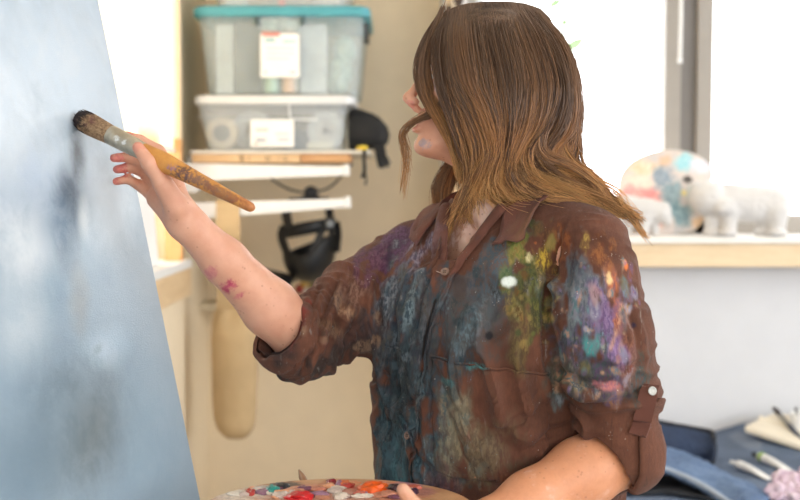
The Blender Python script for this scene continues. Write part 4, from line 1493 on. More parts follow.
brm = blob_mat('brush_bristles', srgb(176, 146, 112), srgb(120, 92, 66), [(bpt(.02), (.022, .03, .022), 0, srgb(34, 26, 26), srgb(50, 34, 34), 1.0), (bpt(.10) + [0, 0, .006], (.014, .02, .010), 0, srgb(104, 60, 58), srgb(140, 96, 84), .8)], .7, 240, 90, .4, .6, 400, base_off=b_tip)
bm_ = MB()
u_ = unit(np.cross(bax, (0, 0, 1)))
w_ = np.cross(bax, u_)
prof = [(.0, .004), (.0110, .004), (.0142, .03), (.0154, .09), (.0146, .15), (.0136, .2)]
bm_.lathe([(r * .93, max(f * LB, 0)) for r, f in prof], b_tip, bax, 24)
for i in range(420):
    a, rr = rng.random() * 6.283, math.sqrt(rng.random())
    d = math.cos(a) * u_ + math.sin(a) * w_
    tipf = .012 * rng.random() + .02 * rr * rng.random()
    pts = [b_tip + bax * LB * .2 + d * .0132 * rr, b_tip + bax * LB * .11 + d * .0152 * rr, b_tip + bax * LB * (.045 + tipf) + d * .0156 * rr, b_tip + bax * LB * tipf + d * (.0142 * rr)]
    bm_.tube(catmull(pts, 7), [.0005, .0005, .0005, .0005, .0005, .0004, .0002], 4, caps=False)
bm_.build('bristles', brm, brush)

# ================================================================== palette in her left hand
PC = P(338, 506, 1.42)
plt_ = empty('palette', PC, 'oval wooden palette with wet orange and mixed paint held at her waist', 'palette')
bp = []
for a in np.linspace(0, 2 * np.pi, 73)[:-1]:
    bp.append((.176 * math.cos(a), .138 * math.sin(a)))
zp_ = PC[2]
hx, hy = .10, -.05
hole = [(hx + .022 * math.cos(a), hy + .016 * math.sin(a)) for a in np.linspace(0, 2 * np.pi, 73)[:-1]]
V, F = [], []
n = 72
for z in (zp_ - .006, zp_):
    V += [(PC[0] + x, PC[1] + y, z) for x, y in bp] + [(PC[0] + x, PC[1] + y, z) for x, y in hole]
for i in range(n):
    k = (i + 1) % n
    F += [(i, n + i, n + k, k), (2 * n + i, 2 * n + k, 3 * n + k, 3 * n + i), (i, k, 2 * n + k, 2 * n + i), (n + i, 3 * n + i, 3 * n + k, n + k)]


def pq(px, py): return PZ(px, py, zp_)


def pbl(px, py, rx, ry, c, c2=None, s=.9): return (pq(px, py), (rx * 1.9 / 1000, ry * 6.2 / 1000, .03), 0, srgb(*c), srgb(*(c2 or c)), s)


pm = blob_mat('palette_mixed_paint', srgb(206, 158, 116), srgb(176, 128, 90), [
    pbl(320, 494, 60, 8, (196, 140, 118), (170, 128, 112), .9), pbl(235, 495, 22, 6, (206, 186, 170), (176, 164, 158), .9), pbl(380, 494, 40, 7, (206, 122, 84), (176, 104, 90), .85), pbl(330, 488, 26, 4, (190, 100, 86), (216, 160, 136), .8),
    pbl(242, 493, 20, 5, (222, 208, 190), (200, 186, 172)), pbl(262, 488, 16, 3, (216, 200, 186), (190, 186, 176)), pbl(288, 486, 16, 4, (40, 44, 48), (58, 58, 60)), pbl(276, 490, 12, 4, (60, 70, 72), (50, 54, 58)), pbl(312, 490, 16, 6, (206, 140, 110), (190, 110, 86)), pbl(330, 486, 12, 4, (206, 128, 90), (180, 90, 70)),
    pbl(348, 483, 12, 3, (222, 130, 86), (226, 170, 130)), pbl(340, 494, 16, 4, (210, 160, 140), (196, 130, 110)), pbl(398, 491, 14, 4, (60, 34, 44), (96, 60, 84)), pbl(408, 484, 16, 3, (150, 104, 130), (196, 150, 140)), pbl(424, 492, 12, 4, (176, 122, 110), (150, 96, 90)), pbl(384, 484, 12, 3, (226, 150, 116), (206, 130, 110)), pbl(360, 498, 20, 4, (200, 150, 130), (170, 120, 100))],
    .4, 20, 90, .28, .5, 160, base_off=PC, edge=(.55, 1.1))
mb = MB()
mb.add(V, F)
mb.build('board', pm, plt_, smooth=False, bevel=.0015)
_rp = np.random.default_rng(3)
_pc = [(222, 206, 190), (206, 140, 112), (190, 100, 80), (226, 160, 120), (120, 70, 90), (70, 60, 66), (150, 110, 130), (200, 180, 168), (180, 60, 50), (110, 120, 116)]
dabs = [(240 + 185 * _rp.random(), 484 + 14 * _rp.random() ** .7, 4 + 8 * _rp.random(), 1.2 + 2 * _rp.random(), .002 + .003 * _rp.random(), _pc[_rp.integers(10)]) for _ in range(34)] + [(272, 491, 7, 3.2, .006, (30, 140, 130)), (282, 487, 9, 3, .005, (36, 38, 42)), (300, 498, 13, 3.5, .007, (206, 40, 44)), (331, 482.5, 6, 1.8, .004, (140, 34, 40)), (345, 484.5, 8, 2.2, .004, (214, 116, 70)), (372, 490.5, 15, 4.2, .009, (238, 96, 24)), (384, 486, 5, 1.6, .004, (236, 112, 40)),
        (399, 491, 10, 3, .006, (58, 28, 40)), (412, 493, 7, 2.6, .005, (74, 44, 66)), (318, 490, 8, 2.4, .003, (206, 128, 104)), (236, 494, 10, 2.4, .003, (214, 204, 190)), (388, 496, 9, 2.2, .006, (196, 130, 104)), (342, 497, 9, 2.6, .004, (150, 120, 112)), (260, 489.5, 9, 1.6, .003, (206, 196, 186))]
for i, (px, py, rx, ry, h, c) in enumerate(dabs):
    m_ = MB().ell(pq(px, py) + [0, 0, h * .2], (rx * .00128, ry * .0046, h), None, 24, 14, .9, 60)
    v_ = m_.v[0]
    v_ += ((fbm(v_ * 160, 3) - .5) * .004)[:, None] * np.array([1, 1, .6])
    v_[:, 2] = np.maximum(v_[:, 2], zp_ + .0002)
    m_.build('paint_dab', mat('dab_%d' % i, srgb(*c), .3, var=.12, scale=120, bump=.3, bscale=200), plt_)
# a thin brush held under the palette, its pointed handle showing behind the rim
sbp = empty('paintbrush', P(297, 486, 1.60), 'thin brown pointed handle sticking up behind the palette rim', 'paintbrush')
ta, tb_ = P(299, 470, 1.585), P(330, 540, 1.42)
MB().tube([ta, ta + (tb_ - ta) * .10, ta + (tb_ - ta) * .3, ta + (tb_ - ta) * .75], [.0012, .0048, .006, .005], 10).build('handle', mat('thin_handle', srgb(150, 104, 66), .5), sbp)
MB().tube([ta + (tb_ - ta) * .75, ta + (tb_ - ta) * .9], [.005, .0045], 10).build('ferrule', fer, sbp)
MB().tube([ta + (tb_ - ta) * .9, tb_], [.0045, .001], 10).build('bristles', brm, sbp)
# ================================================================== the painter
fB = np.array([-.7071, -.7071, 0])          # the way her chest faces
lB = np.array([.7071, -.7071, 0])           # her left
zB = np.array([0, 0, 1.])
RB = np.stack([lB, fB, zB], 1)
SC = np.array([.158, 1.722, 0])             # spine


def HP(px, py, s=0):                        # head space: profile position plus distance towards her left
    p = P(px, py, 1.72)
    p[1] -= s
    return p


def BP(l, f, z): return SC + lB * l + fB * f + zB * z


shL, shR = P(590, 250, 1.592), P(414, 262, 1.842)
elL = P(621, 453, 1.548)
wrL = np.array([.118, 1.452, .962])
elR = P(303, 341, 1.69)
wrR = P(188, 224, 1.575)
Y0h = 1.575

g = SDF((-.46, 1.25, .74), (.46, 2.0, 1.72), .0025)
# trunk
g.ell(BP(0, 0, 1.14), (.158, .105, .26), RB, .02)
g.ell(BP(0, -.005, .90), (.165, .118, .17), RB, .05)
g.cone(BP(0, -.01, 1.345), shL + [-.02, .02, 0], .06, .052, .03)
g.cone(BP(0, -.01, 1.335), shR + [.02, -.02, 0], .06, .052, .03)
for s_ in (-1, 1): g.ell(BP(.075 * s_, .085, 1.17), (.062, .055, .062), RB, .03)
# neck
NB = BP(-.005, .0, 1.35)
g.cone(HP(500, 138), NB, .049, .056, .02)
notch = BP(0, .062, 1.325)
g.cone(HP(494, 146, .040), notch + lB * .010, .0085, .007, .012)
g.cone(HP(494, 146, -.040), notch - lB * .010, .0085, .007, .012)
g.cone(notch + lB * .016, shL + [-.03, .01, .035], .008, .009, .014)
g.cone(notch - lB * .016, shR + [.01, -.01, .03], .008, .009, .014)
g.ell(notch + [0, 0, .012] + fB * .006, (.010, .010, .012), RB, .012, 'sub')
# head
g.ell(HP(492, 70), (.0945, .0735, .0900), None, .02)
g.ell(HP(456, 62), (.046, .058, .055), None, .02)
g.ell(HP(453, 98), (.040, .052, .050), None, .02)
g.ell(HP(458, 128), (.042, .040, .030), None, .02)
for s_ in (-1, 1):
    g.cone(HP(482, 126, .045 * s_), HP(428, 145, .012 * s_), .016, .0125, .02)
    g.ell(HP(441, 97, .040 * s_), (.017, .014, .013), None, .02)
    g.cone(HP(428, 69, .004 * s_), HP(438, 68, .038 * s_), .0085, .008, .012)
g.ell(HP(423, 146), (.0135, .015, .0125), None, .015)
g.ell(HP(431, 122), (.0215, .027, .022), None, .015)
g.cone(HP(442, 148), HP(480, 156), .018, .034, .02)
g.cone(HP(424, 76), HP(410, 97), .0065, .0078, .010)
g.ell(HP(408.5, 98), (.0092, .0085, .0085), None, .006)
for s_ in (-1, 1):
    g.ell(HP(414, 102, .0095 * s_), (.0085, .0058, .0062), None, .005)
    g.ell(HP(430, 79, .031 * s_), (.011, .017, .010), None, .012, 'sub')
    g.ell(HP(437, 79, .031 * s_), (.0128, .0135, .0122), None, .004)
    g.ell(HP(428.5, 79.5, .032 * s_), (.010, .0125, .0038), None, .002, 'sub')
    g.ell(HP(411, 106.5, .0052 * s_), (.0040, .0026, .0028), None, .002, 'sub')
    g.ell(HP(496, 90, .074 * s_), (.016, .007, .028), None, .006)
    g.ell(HP(493, 90, .081 * s_), (.008, .005, .016), None, .004, 'sub')
g.cone(HP(411, 104), HP(417, 109), .0045, .006, .006)
g.ell(HP(416, 120.5), (.0085, .019, .0048), None, .005)
g.ell(HP(417, 129.5), (.0085, .017, .0052), None, .005)
g.ell(HP(411, 125), (.008, .021, .0013), None, .003, 'sub')
# right arm
g.chain([shR, elR], [.045, .040], .02)
m1 = elR + (wrR - elR) * .30
g.chain([elR, m1, elR + (wrR - elR) * .7, wrR], [.040, .0415, .032, .0255], .015)
# right hand round the brush
kH = lambda px, py, Y: P(px, py, Y)
wr2 = kH(181, 214, 1.572)
g.cone(wrR, wr2, .0245, .022, .012)
MC = {'i': kH(172, 171, 1.588), 'm': kH(167, 181, 1.603), 'r': kH(162, 190, 1.610), 'p': kH(157, 199, 1.612)}
for k_, r_ in (('i', .0125), ('m', .0128), ('r', .0125), ('p', .0118)): g.cone(wr2, MC[k_], .017, r_, .012)
g.cone(kH(178, 222, 1.575), MC['p'], .017, .0125, .012)
g.cone(kH(176, 206, 1.552), kH(163, 184, 1.540), .0175, .0140, .012)
g.chain([kH(165, 187, 1.541), kH(149, 163, 1.527), kH(138, 147.5, 1.529)], [.0126, .0103, .0083], .005)
g.chain([MC['i'], kH(158, 151, 1.597), kH(140, 140.5, 1.594), kH(126.5, 135.5, 1.588)], [.0118, .0094, .0080, .0067], .004)
g.chain([MC['m'], kH(144, 164, 1.622), kH(128, 157, 1.606), kH(114, 158, 1.592)], [.0116, .0093, .0077, .0064], .003)
g.chain([MC['r'], kH(145, 172.5, 1.634), kH(130, 167, 1.618), kH(117, 169.5, 1.603)], [.0114, .0090, .0074, .0062], .003)
g.chain([MC['p'], kH(142, 187, 1.630), kH(128, 179, 1.616), kH(116, 181.5, 1.604)], [.0108, .0084, .0069, .0058], .003)
# left arm
g.chain([shL, elL], [.046, .043], .02)
fd = unit(wrL - elL)
g.chain([elL, elL + (wrL - elL) * .3, elL + (wrL - elL) * .7, wrL], [.0445, .0460, .036, .027], .02)
# left hand: palm up under the palette, thumb through its hole
hole_w = np.array([PC[0] + hx, PC[1] + hy, zp_])
zu_ = zp_ - .006
pal_c = np.array([hole_w[0] - .005, hole_w[1] + .035, zu_ - .0165])
g.cone(wrL, pal_c + [.03, .01, -.004], .026, .018, .015)
kn_ = [pal_c + np.array([-.030 - .004 * i, -.030 + .020 * i, -.0015]) for i in range(4)]
for k in range(4):
    g.cone(pal_c + [.03, .01, -.004], kn_[k], .0165, .0110, .012)
    L_ = (.078, .086, .080, .062)[k]
    dr = unit(np.array([-1, -.10 + .11 * k, .02]))
    a1 = kn_[k] + dr * L_ * .45
    a2 = kn_[k] + dr * L_ * .75 + [0, 0, .002]
    a3 = kn_[k] + dr * L_ + [0, 0, .004]
    g.chain([kn_[k], a1, a2, a3], [.0108, .0092, .0080, .0070], .003)
g.chain([pal_c + [.025, -.012, -.002], hole_w + [.006, .002, -.012], hole_w + [-.002, .0, .014], hole_w + [-.016, .004, .034]], [.0165, .0130, .0108, .0086], .006)
BV, BF = g.mesh()
BV = adj_smooth(BV, BF, 2, .45)

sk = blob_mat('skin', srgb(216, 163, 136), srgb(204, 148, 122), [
    (P(228, 286, 1.60), (.016, .05, .012), -.5, srgb(170, 44, 84), srgb(196, 80, 108), .9), (P(214, 272, 1.60), (.010, .05, .014), .3, srgb(196, 110, 118), srgb(206, 130, 126), .7), (P(204, 290, 1.60), (.008, .05, .010), .3, srgb(180, 84, 100), srgb(206, 140, 130), .6),
    (P(238, 296, 1.60), (.012, .05, .005), -.6, srgb(186, 76, 100), srgb(206, 120, 120), .7),
    (P(114, 166, 1.60), (.018, .06, .03), 0, srgb(186, 84, 84), srgb(206, 110, 104), .75), (P(127, 134, 1.59), (.02, .03, .010), 0, srgb(200, 96, 92), srgb(212, 124, 112), .7), (P(139, 146, 1.53), (.010, .02, .012), 0, srgb(204, 120, 104), srgb(212, 130, 112), .5),
    (P(411, 104, 1.72), (.007, .03, .007), 0, srgb(206, 124, 116), srgb(212, 140, 128), .6), (P(413, 125, 1.72), (.008, .04, .011), 0, srgb(196, 104, 104), srgb(200, 116, 112), .8),
    (P(478, 222, 1.66), (.055, .07, .06), 0, srgb(240, 206, 190), srgb(234, 198, 182), .95), (P(424, 144, 1.70), (.014, .05, .009), .3, srgb(150, 142, 150), srgb(196, 160, 146), .75), (P(436, 88, 1.68), (.007, .04, .012), 0, srgb(206, 176, 172), srgb(176, 170, 186), .6),  # paler neck patch: colour lifted to make up for shade falling there
    (P(590, 470, 1.48), (.11, .12, .055), 0, srgb(206, 142, 104), srgb(200, 136, 98), .9), (P(500, 505, 1.42), (.11, .14, .06), 0, srgb(206, 142, 104), srgb(200, 136, 98), .9)],
    .5, 22, 60, .4, .12, 700, lambda t, c, w, ns: t.mix(t.math('MULTIPLY', t.mr(t.voronoi(95, w).outputs['Distance'], .10, .20, .42, 0), t.mr(t.noise(22, 2, .5, w)[0], .42, .56)), c, srgb(150, 92, 66)))
skb = sk.node_tree.nodes['Principled BSDF']
skb.inputs['Subsurface Weight'].default_value = .15
skb.inputs['Subsurface Radius'].default_value = (.012, .005, .003)
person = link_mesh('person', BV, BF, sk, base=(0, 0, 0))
setp(person, 'woman in a paint stained brown shirt painting with one arm stretched to the canvas', 'person')

eye_w = mat('eye_white', srgb(236, 230, 224), .3, var=.02)
iris = mat('eye_iris', srgb(96, 110, 104), .2)
pup = mat('eye_pupil', (.005, .005, .005, 1), .2)
for s_ in (-1, 1):
    c = HP(437, 79, .031 * s_)
    e = MB().ell(c, (.0119, .0119, .0117)).build('eye', eye_w, person)
    d = unit(np.array([-1, -.03, -.02]))
    MB().ell(c + d * .0090, (.0034, .0055, .0055)).build('iris', iris, e)
    MB().ell(c + d * .0108, (.0017, .0024, .0024)).build('pupil', pup, e)
    br = MB()
    br.tube(catmull([HP(423, 71, .010 * s_), HP(424.5, 67.5, .024 * s_), HP(431, 66, .038 * s_), HP(440, 69, .049 * s_)], 16), np.r_[np.linspace(.0016, .0026, 8), np.linspace(.0026, .0008, 8)], 8)
    br.build('eyebrow', mat('eyebrow_brown', srgb(112, 82, 58), .8), person)

# ------------------------------------------------------------------ the shirt
g = SDF((-.26, 1.36, .80), (.50, 2.06, 1.44), .0022)


def stack_fn(x, y, z):
    zz = np.array([.78, .90, 1.02, 1.12, 1.20, 1.28, 1.34, 1.38, 1.42])
    rl = np.interp(z, zz, [.196, .195, .191, .187, .184, .174, .135, .09, .06])
    rf = np.interp(z, zz, [.170, .167, .161, .156, .153, .135, .105, .08, .055])
    cf = np.interp(z, zz, [.010, .012, .014, .018, .018, .006, -.005, -.01, -.01])
    dx, dy = x - SC[0], y - SC[1]
    l = dx * lB[0] + dy * lB[1]
    f = dx * fB[0] + dy * fB[1] - cf
    q_ = (np.abs(l / rl) ** 2.3 + np.abs(f / rf) ** 2.3) ** (1 / 2.3)
    d = (q_ - 1) * np.minimum(rl, rf)
    return np.maximum(d, np.maximum(z - 1.40, .815 - z))


g.put(stack_fn, (-.2, 1.36, .80), (.5, 2.06, 1.44), 0)
g.cone(BP(0, -.012, 1.345), shL + [-.01, .01, .004], .066, .062, .03)
g.cone(BP(0, -.012, 1.335), shR + [.015, -.015, .004], .066, .062, .03)
for s_ in (-1, 1): g.ell(BP(.078 * s_, .098, 1.165), (.072, .064, .075), RB, .05)
g.chain([shL + [-.004, -.004, -.004], P(603, 340, 1.546), elL + [-.002, -.006, .010]], [.060, .071, .064], .006)
cuL = elL + fd * .030 + [-.002, 0, -.006]
g.ell(P(592, 388, 1.525), (.046, .048, .026), None, .012)
g.cone(elL + fd * .020 + [0, 0, .002], elL + fd * .30, .0535, .052, .006, 'sub')
enR = P(282, 332, 1.662)
g.chain([shR + [.004, -.004, -.004], (shR + elR) / 2 + [0, 0, -.006], elR + [0, 0, 0]], [.070, .070, .058], .03)
g.cone(elR, enR + (enR - elR) * .2, .058, .051, .02)
SV, SF = g.mesh()
SV = adj_smooth(SV, SF, 4, .5)


def seg_t(p, a, b):
    ba = b - a
    t = ((p - a) @ ba) / (ba @ ba)
    q_ = p - a - np.clip(t, 0, 1)[:, None] * ba
    return t, np.linalg.norm(q_, axis=1), q_


def ridge(n_): return 1 - np.abs(2 * n_ - 1)


def sstep(x, a, b):
    t = np.clip((x - a) / (b - a), 0, 1)
    return t * t * (3 - 2 * t)


N = vnormals(SV, SF)
tR, dR, _ = seg_t(SV, shR, elR)
tL, dL, _ = seg_t(SV, shL, elL)
wR = sstep(tR, .05, .3) * (dR < .12) * (SV[:, 0] < .05)
tR2 = (SV - elR) @ unit(enR - elR)
wL = sstep(-((SV - SC) @ fB) * 0 + ((SV - SC) @ lB), .17, .21) * (dL < .105)
disp = np.zeros(len(SV))
lc, fc_, zc_ = (SV - SC) @ lB, (SV - SC) @ fB, SV[:, 2]
# trunk: long soft drapes falling from the shoulders and pulled towards the far arm
a1 = np.stack([lc * 13 + zc_ * 5, fc_ * 10, zc_ * 3 - lc * 2], 1) + (fbm(SV * 9, 2)[:, None] - .5) * 1.2
a2 = np.stack([lc * 26 - zc_ * 20, fc_ * 16, zc_ * 6 + lc * 5], 1) + (fbm(SV * 12 + 4, 2)[:, None] - .5) * 1.6
tr = .021 * (ridge(fbmc(a1, 2)) ** 1.5 - .45) + .0035 * (ridge(fbmc(a2, 2)) ** 2 - .4)
disp += tr * (1 - np.clip(wR + wL, 0, 1)) * sstep(1.40 - zc_, .02, .14)
# right sleeve: rings of folds crowding towards the rolled cuff
sR = tR * .25 + np.clip(tR2, 0, 1) * .9
angR = SV @ unit(np.cross(unit(elR - shR), (0, 0, 1)))
b1 = np.stack([sR * 58, angR * 9, SV[:, 2] * 9], 1) + (fbm(SV * 14, 2)[:, None] - .5) * 2.0
b2 = np.stack([sR * 24 + SV[:, 2] * 12, angR * 8, SV[:, 2] * 7], 1)
disp += wR * ((.008 * sstep(tR, .30, .95)) * (ridge(fbmc(b1, 2)) ** 1.5 - .45) + .007 * (ridge(fbmc(b2, 2)) ** 1.4 - .45))
# left sleeve: soft creases, crowding above the cuff
c1 = np.stack([SV[:, 0] * 9, SV[:, 1] * 9, SV[:, 2] * 34 + SV[:, 0] * 9], 1) + (fbm(SV * 13, 2)[:, None] - .5) * 2.0
disp += wL * (1 - .9 * sstep(tL, .86, 1.0)) * ((.004 + .014 * sstep(tL, .55, .9)) * (ridge(fbmc(c1, 2)) ** 1.4 - .45) + .016 * (fbm(SV * 13 + 9, 2) - .5))
# the deep creases one can point at: grooves with a swelling beside them
_b0 = BVHTree.FromPolygons(SV.tolist(), SF.tolist())


def _s0(px, py):
    h = _b0.ray_cast(Vector(CAM), Vector(unit(P(px, py, 1.5) - CAM)))
    return np.array(h[0]) if h[0] is not None else None


for line, dep, wid in (([(560, 228), (551, 262), (547, 305), (549, 350), (556, 386)], .013, .0060), ([(557, 393), (588, 404), (622, 399), (642, 389)], .010, .0050), ([(556, 368), (585, 383), (616, 380)], .007, .0050), ([(590, 362), (618, 368), (640, 360)], .005, .0045),
                       ([(432, 362), (452, 398), (480, 432)], .007, .0055), ([(466, 444), (512, 424), (550, 404)], .008, .0060), ([(520, 452), (548, 436), (572, 424)], .008, .0055), ([(446, 400), (458, 440), (476, 478)], .005, .0050),
                       ([(392, 258), (378, 296), (381, 338)], .009, .0060), ([(338, 276), (322, 318), (302, 372)], .009, .0050), ([(352, 268), (340, 306), (324, 360)], .007, .0050), ([(318, 288), (304, 326), (288, 368)], .008, .0045), ([(366, 300), (350, 332), (338, 366)], .007, .0050), ([(308, 300), (296, 332), (280, 362)], .006, .0040),
                       ([(440, 300), (426, 346), (417, 420)], .005, .0045), ([(400, 290), (394, 350), (396, 430)], .006, .0060), ([(418, 262), (404, 320), (400, 380)], .005, .0050), ([(520, 300), (500, 330), (452, 352)], .005, .0060), ([(575, 250), (566, 290), (570, 330)], .004, .0060), ([(628, 300), (640, 336), (634, 372)], .005, .0060)):
    pts_ = [q_ for q_ in (_s0(*p) for p in catmull([(a, b_, 0) for a, b_ in line], 40)[:, :2]) if q_ is not None]
    if len(pts_) < 5: continue
    L_ = np.array(pts_)
    lo_, hi_ = L_.min(0) - .04, L_.max(0) + .04
    m = ((SV > lo_) & (SV < hi_)).all(1)
    if not m.any(): continue
    D_ = np.linalg.norm(SV[m][:, None, :] - L_[None], axis=2)
    k_ = D_.argmin(1)
    d_ = D_[np.arange(len(k_)), k_] * (1 + .5 * (fbm(SV[m] * 40) - .5))
    fade = np.sin(np.pi * np.clip((k_ + 1.5) / (len(L_) + 2), 0, 1)) ** .6
    disp[m] += fade * dep * (-np.exp(-(d_ / wid) ** 2) + .45 * np.exp(-((d_ - 2.3 * wid) / wid) ** 2))
SV = SV + N * disp[:, None]
SV = adj_smooth(SV, SF, 1, .4)
# crease where the left sleeve meets the trunk is left by the union; openings:
ppx, ppy = proj(SV)
N = vnormals(SV, SF)


def in_poly(px, py, poly):
    ins = np.zeros(px.shape, bool)
    n_ = len(poly)
    for i in range(n_):
        x1_, y1_ = poly[i]
        x2_, y2_ = poly[(i + 1) % n_]
        c_ = (y1_ > py) != (y2_ > py)
        ins ^= c_ & (px < (x2_ - x1_) * (py - y1_) / ((y2_ - y1_) if y2_ != y1_ else 1e-9) + x1_)
    return ins


axR = unit(unit(enR - elR) * .9 + unit(wrR - elR) * .5)
cutR = ((SV - enR) @ axR > 0) & (np.linalg.norm(SV - enR, axis=1) < .12)
axL = unit(fd + np.array([-.15, 0, -.25]))
cutL = ((SV - cuL) @ axL > .012) & (np.linalg.norm(SV - cuL, axis=1) < .105) & (((SV - SC) @ lB > .13) | (SV[:, 2] < 1.0)) & ((SV - elL) @ fd > -.02)
cutL &= (seg_t(SV, elL, wrL)[1] < .078)
# V opening below the collar: a wedge in her own front
lf_, fo_ = (SV - BP(0, 0, 0)) @ lB, (SV - BP(0, 0, 0)) @ fB
vz_ = 1.262
halfw = np.clip((SV[:, 2] - vz_) / (1.385 - vz_), 0, 1.4) * .047
cutV = (fo_ > .02) & (SV[:, 2] > vz_) & (np.abs(lf_ - .004) < halfw)
nd = np.linalg.norm((SV - NB)[:, :2], axis=1)
cutN = (SV[:, 2] > 1.335) & (nd < .066) | (SV[:, 2] > 1.388)
cutB = SV[:, 2] < .822
SV2, SF2 = drop_verts(SV, SF, cutR | cutV | cutN | cutB)

bvh = BVHTree.FromPolygons(SV.tolist(), SF.tolist())


def surf(px, py):
    d = P(px, py, 1.5) - CAM
    h = bvh.ray_cast(Vector(CAM), Vector(unit(d)))
    if h[0] is None: return P(px, py, 1.62), np.array([0, -1, 0.])
    return np.array(h[0]), np.array(h[1])


def near(p):
    h = bvh.find_nearest(Vector(p))
    return np.array(h[0]), np.array(h[1])


def sbl(px, py, rx, ry, c, c2=None, s=.9, rot=0, dy=.09):
    p, _ = surf(px, py)
    k = p[1] / FPX
    return (p, (rx * k, dy, ry * k), math.radians(rot), srgb(*c), srgb(*(c2 or c)), s)


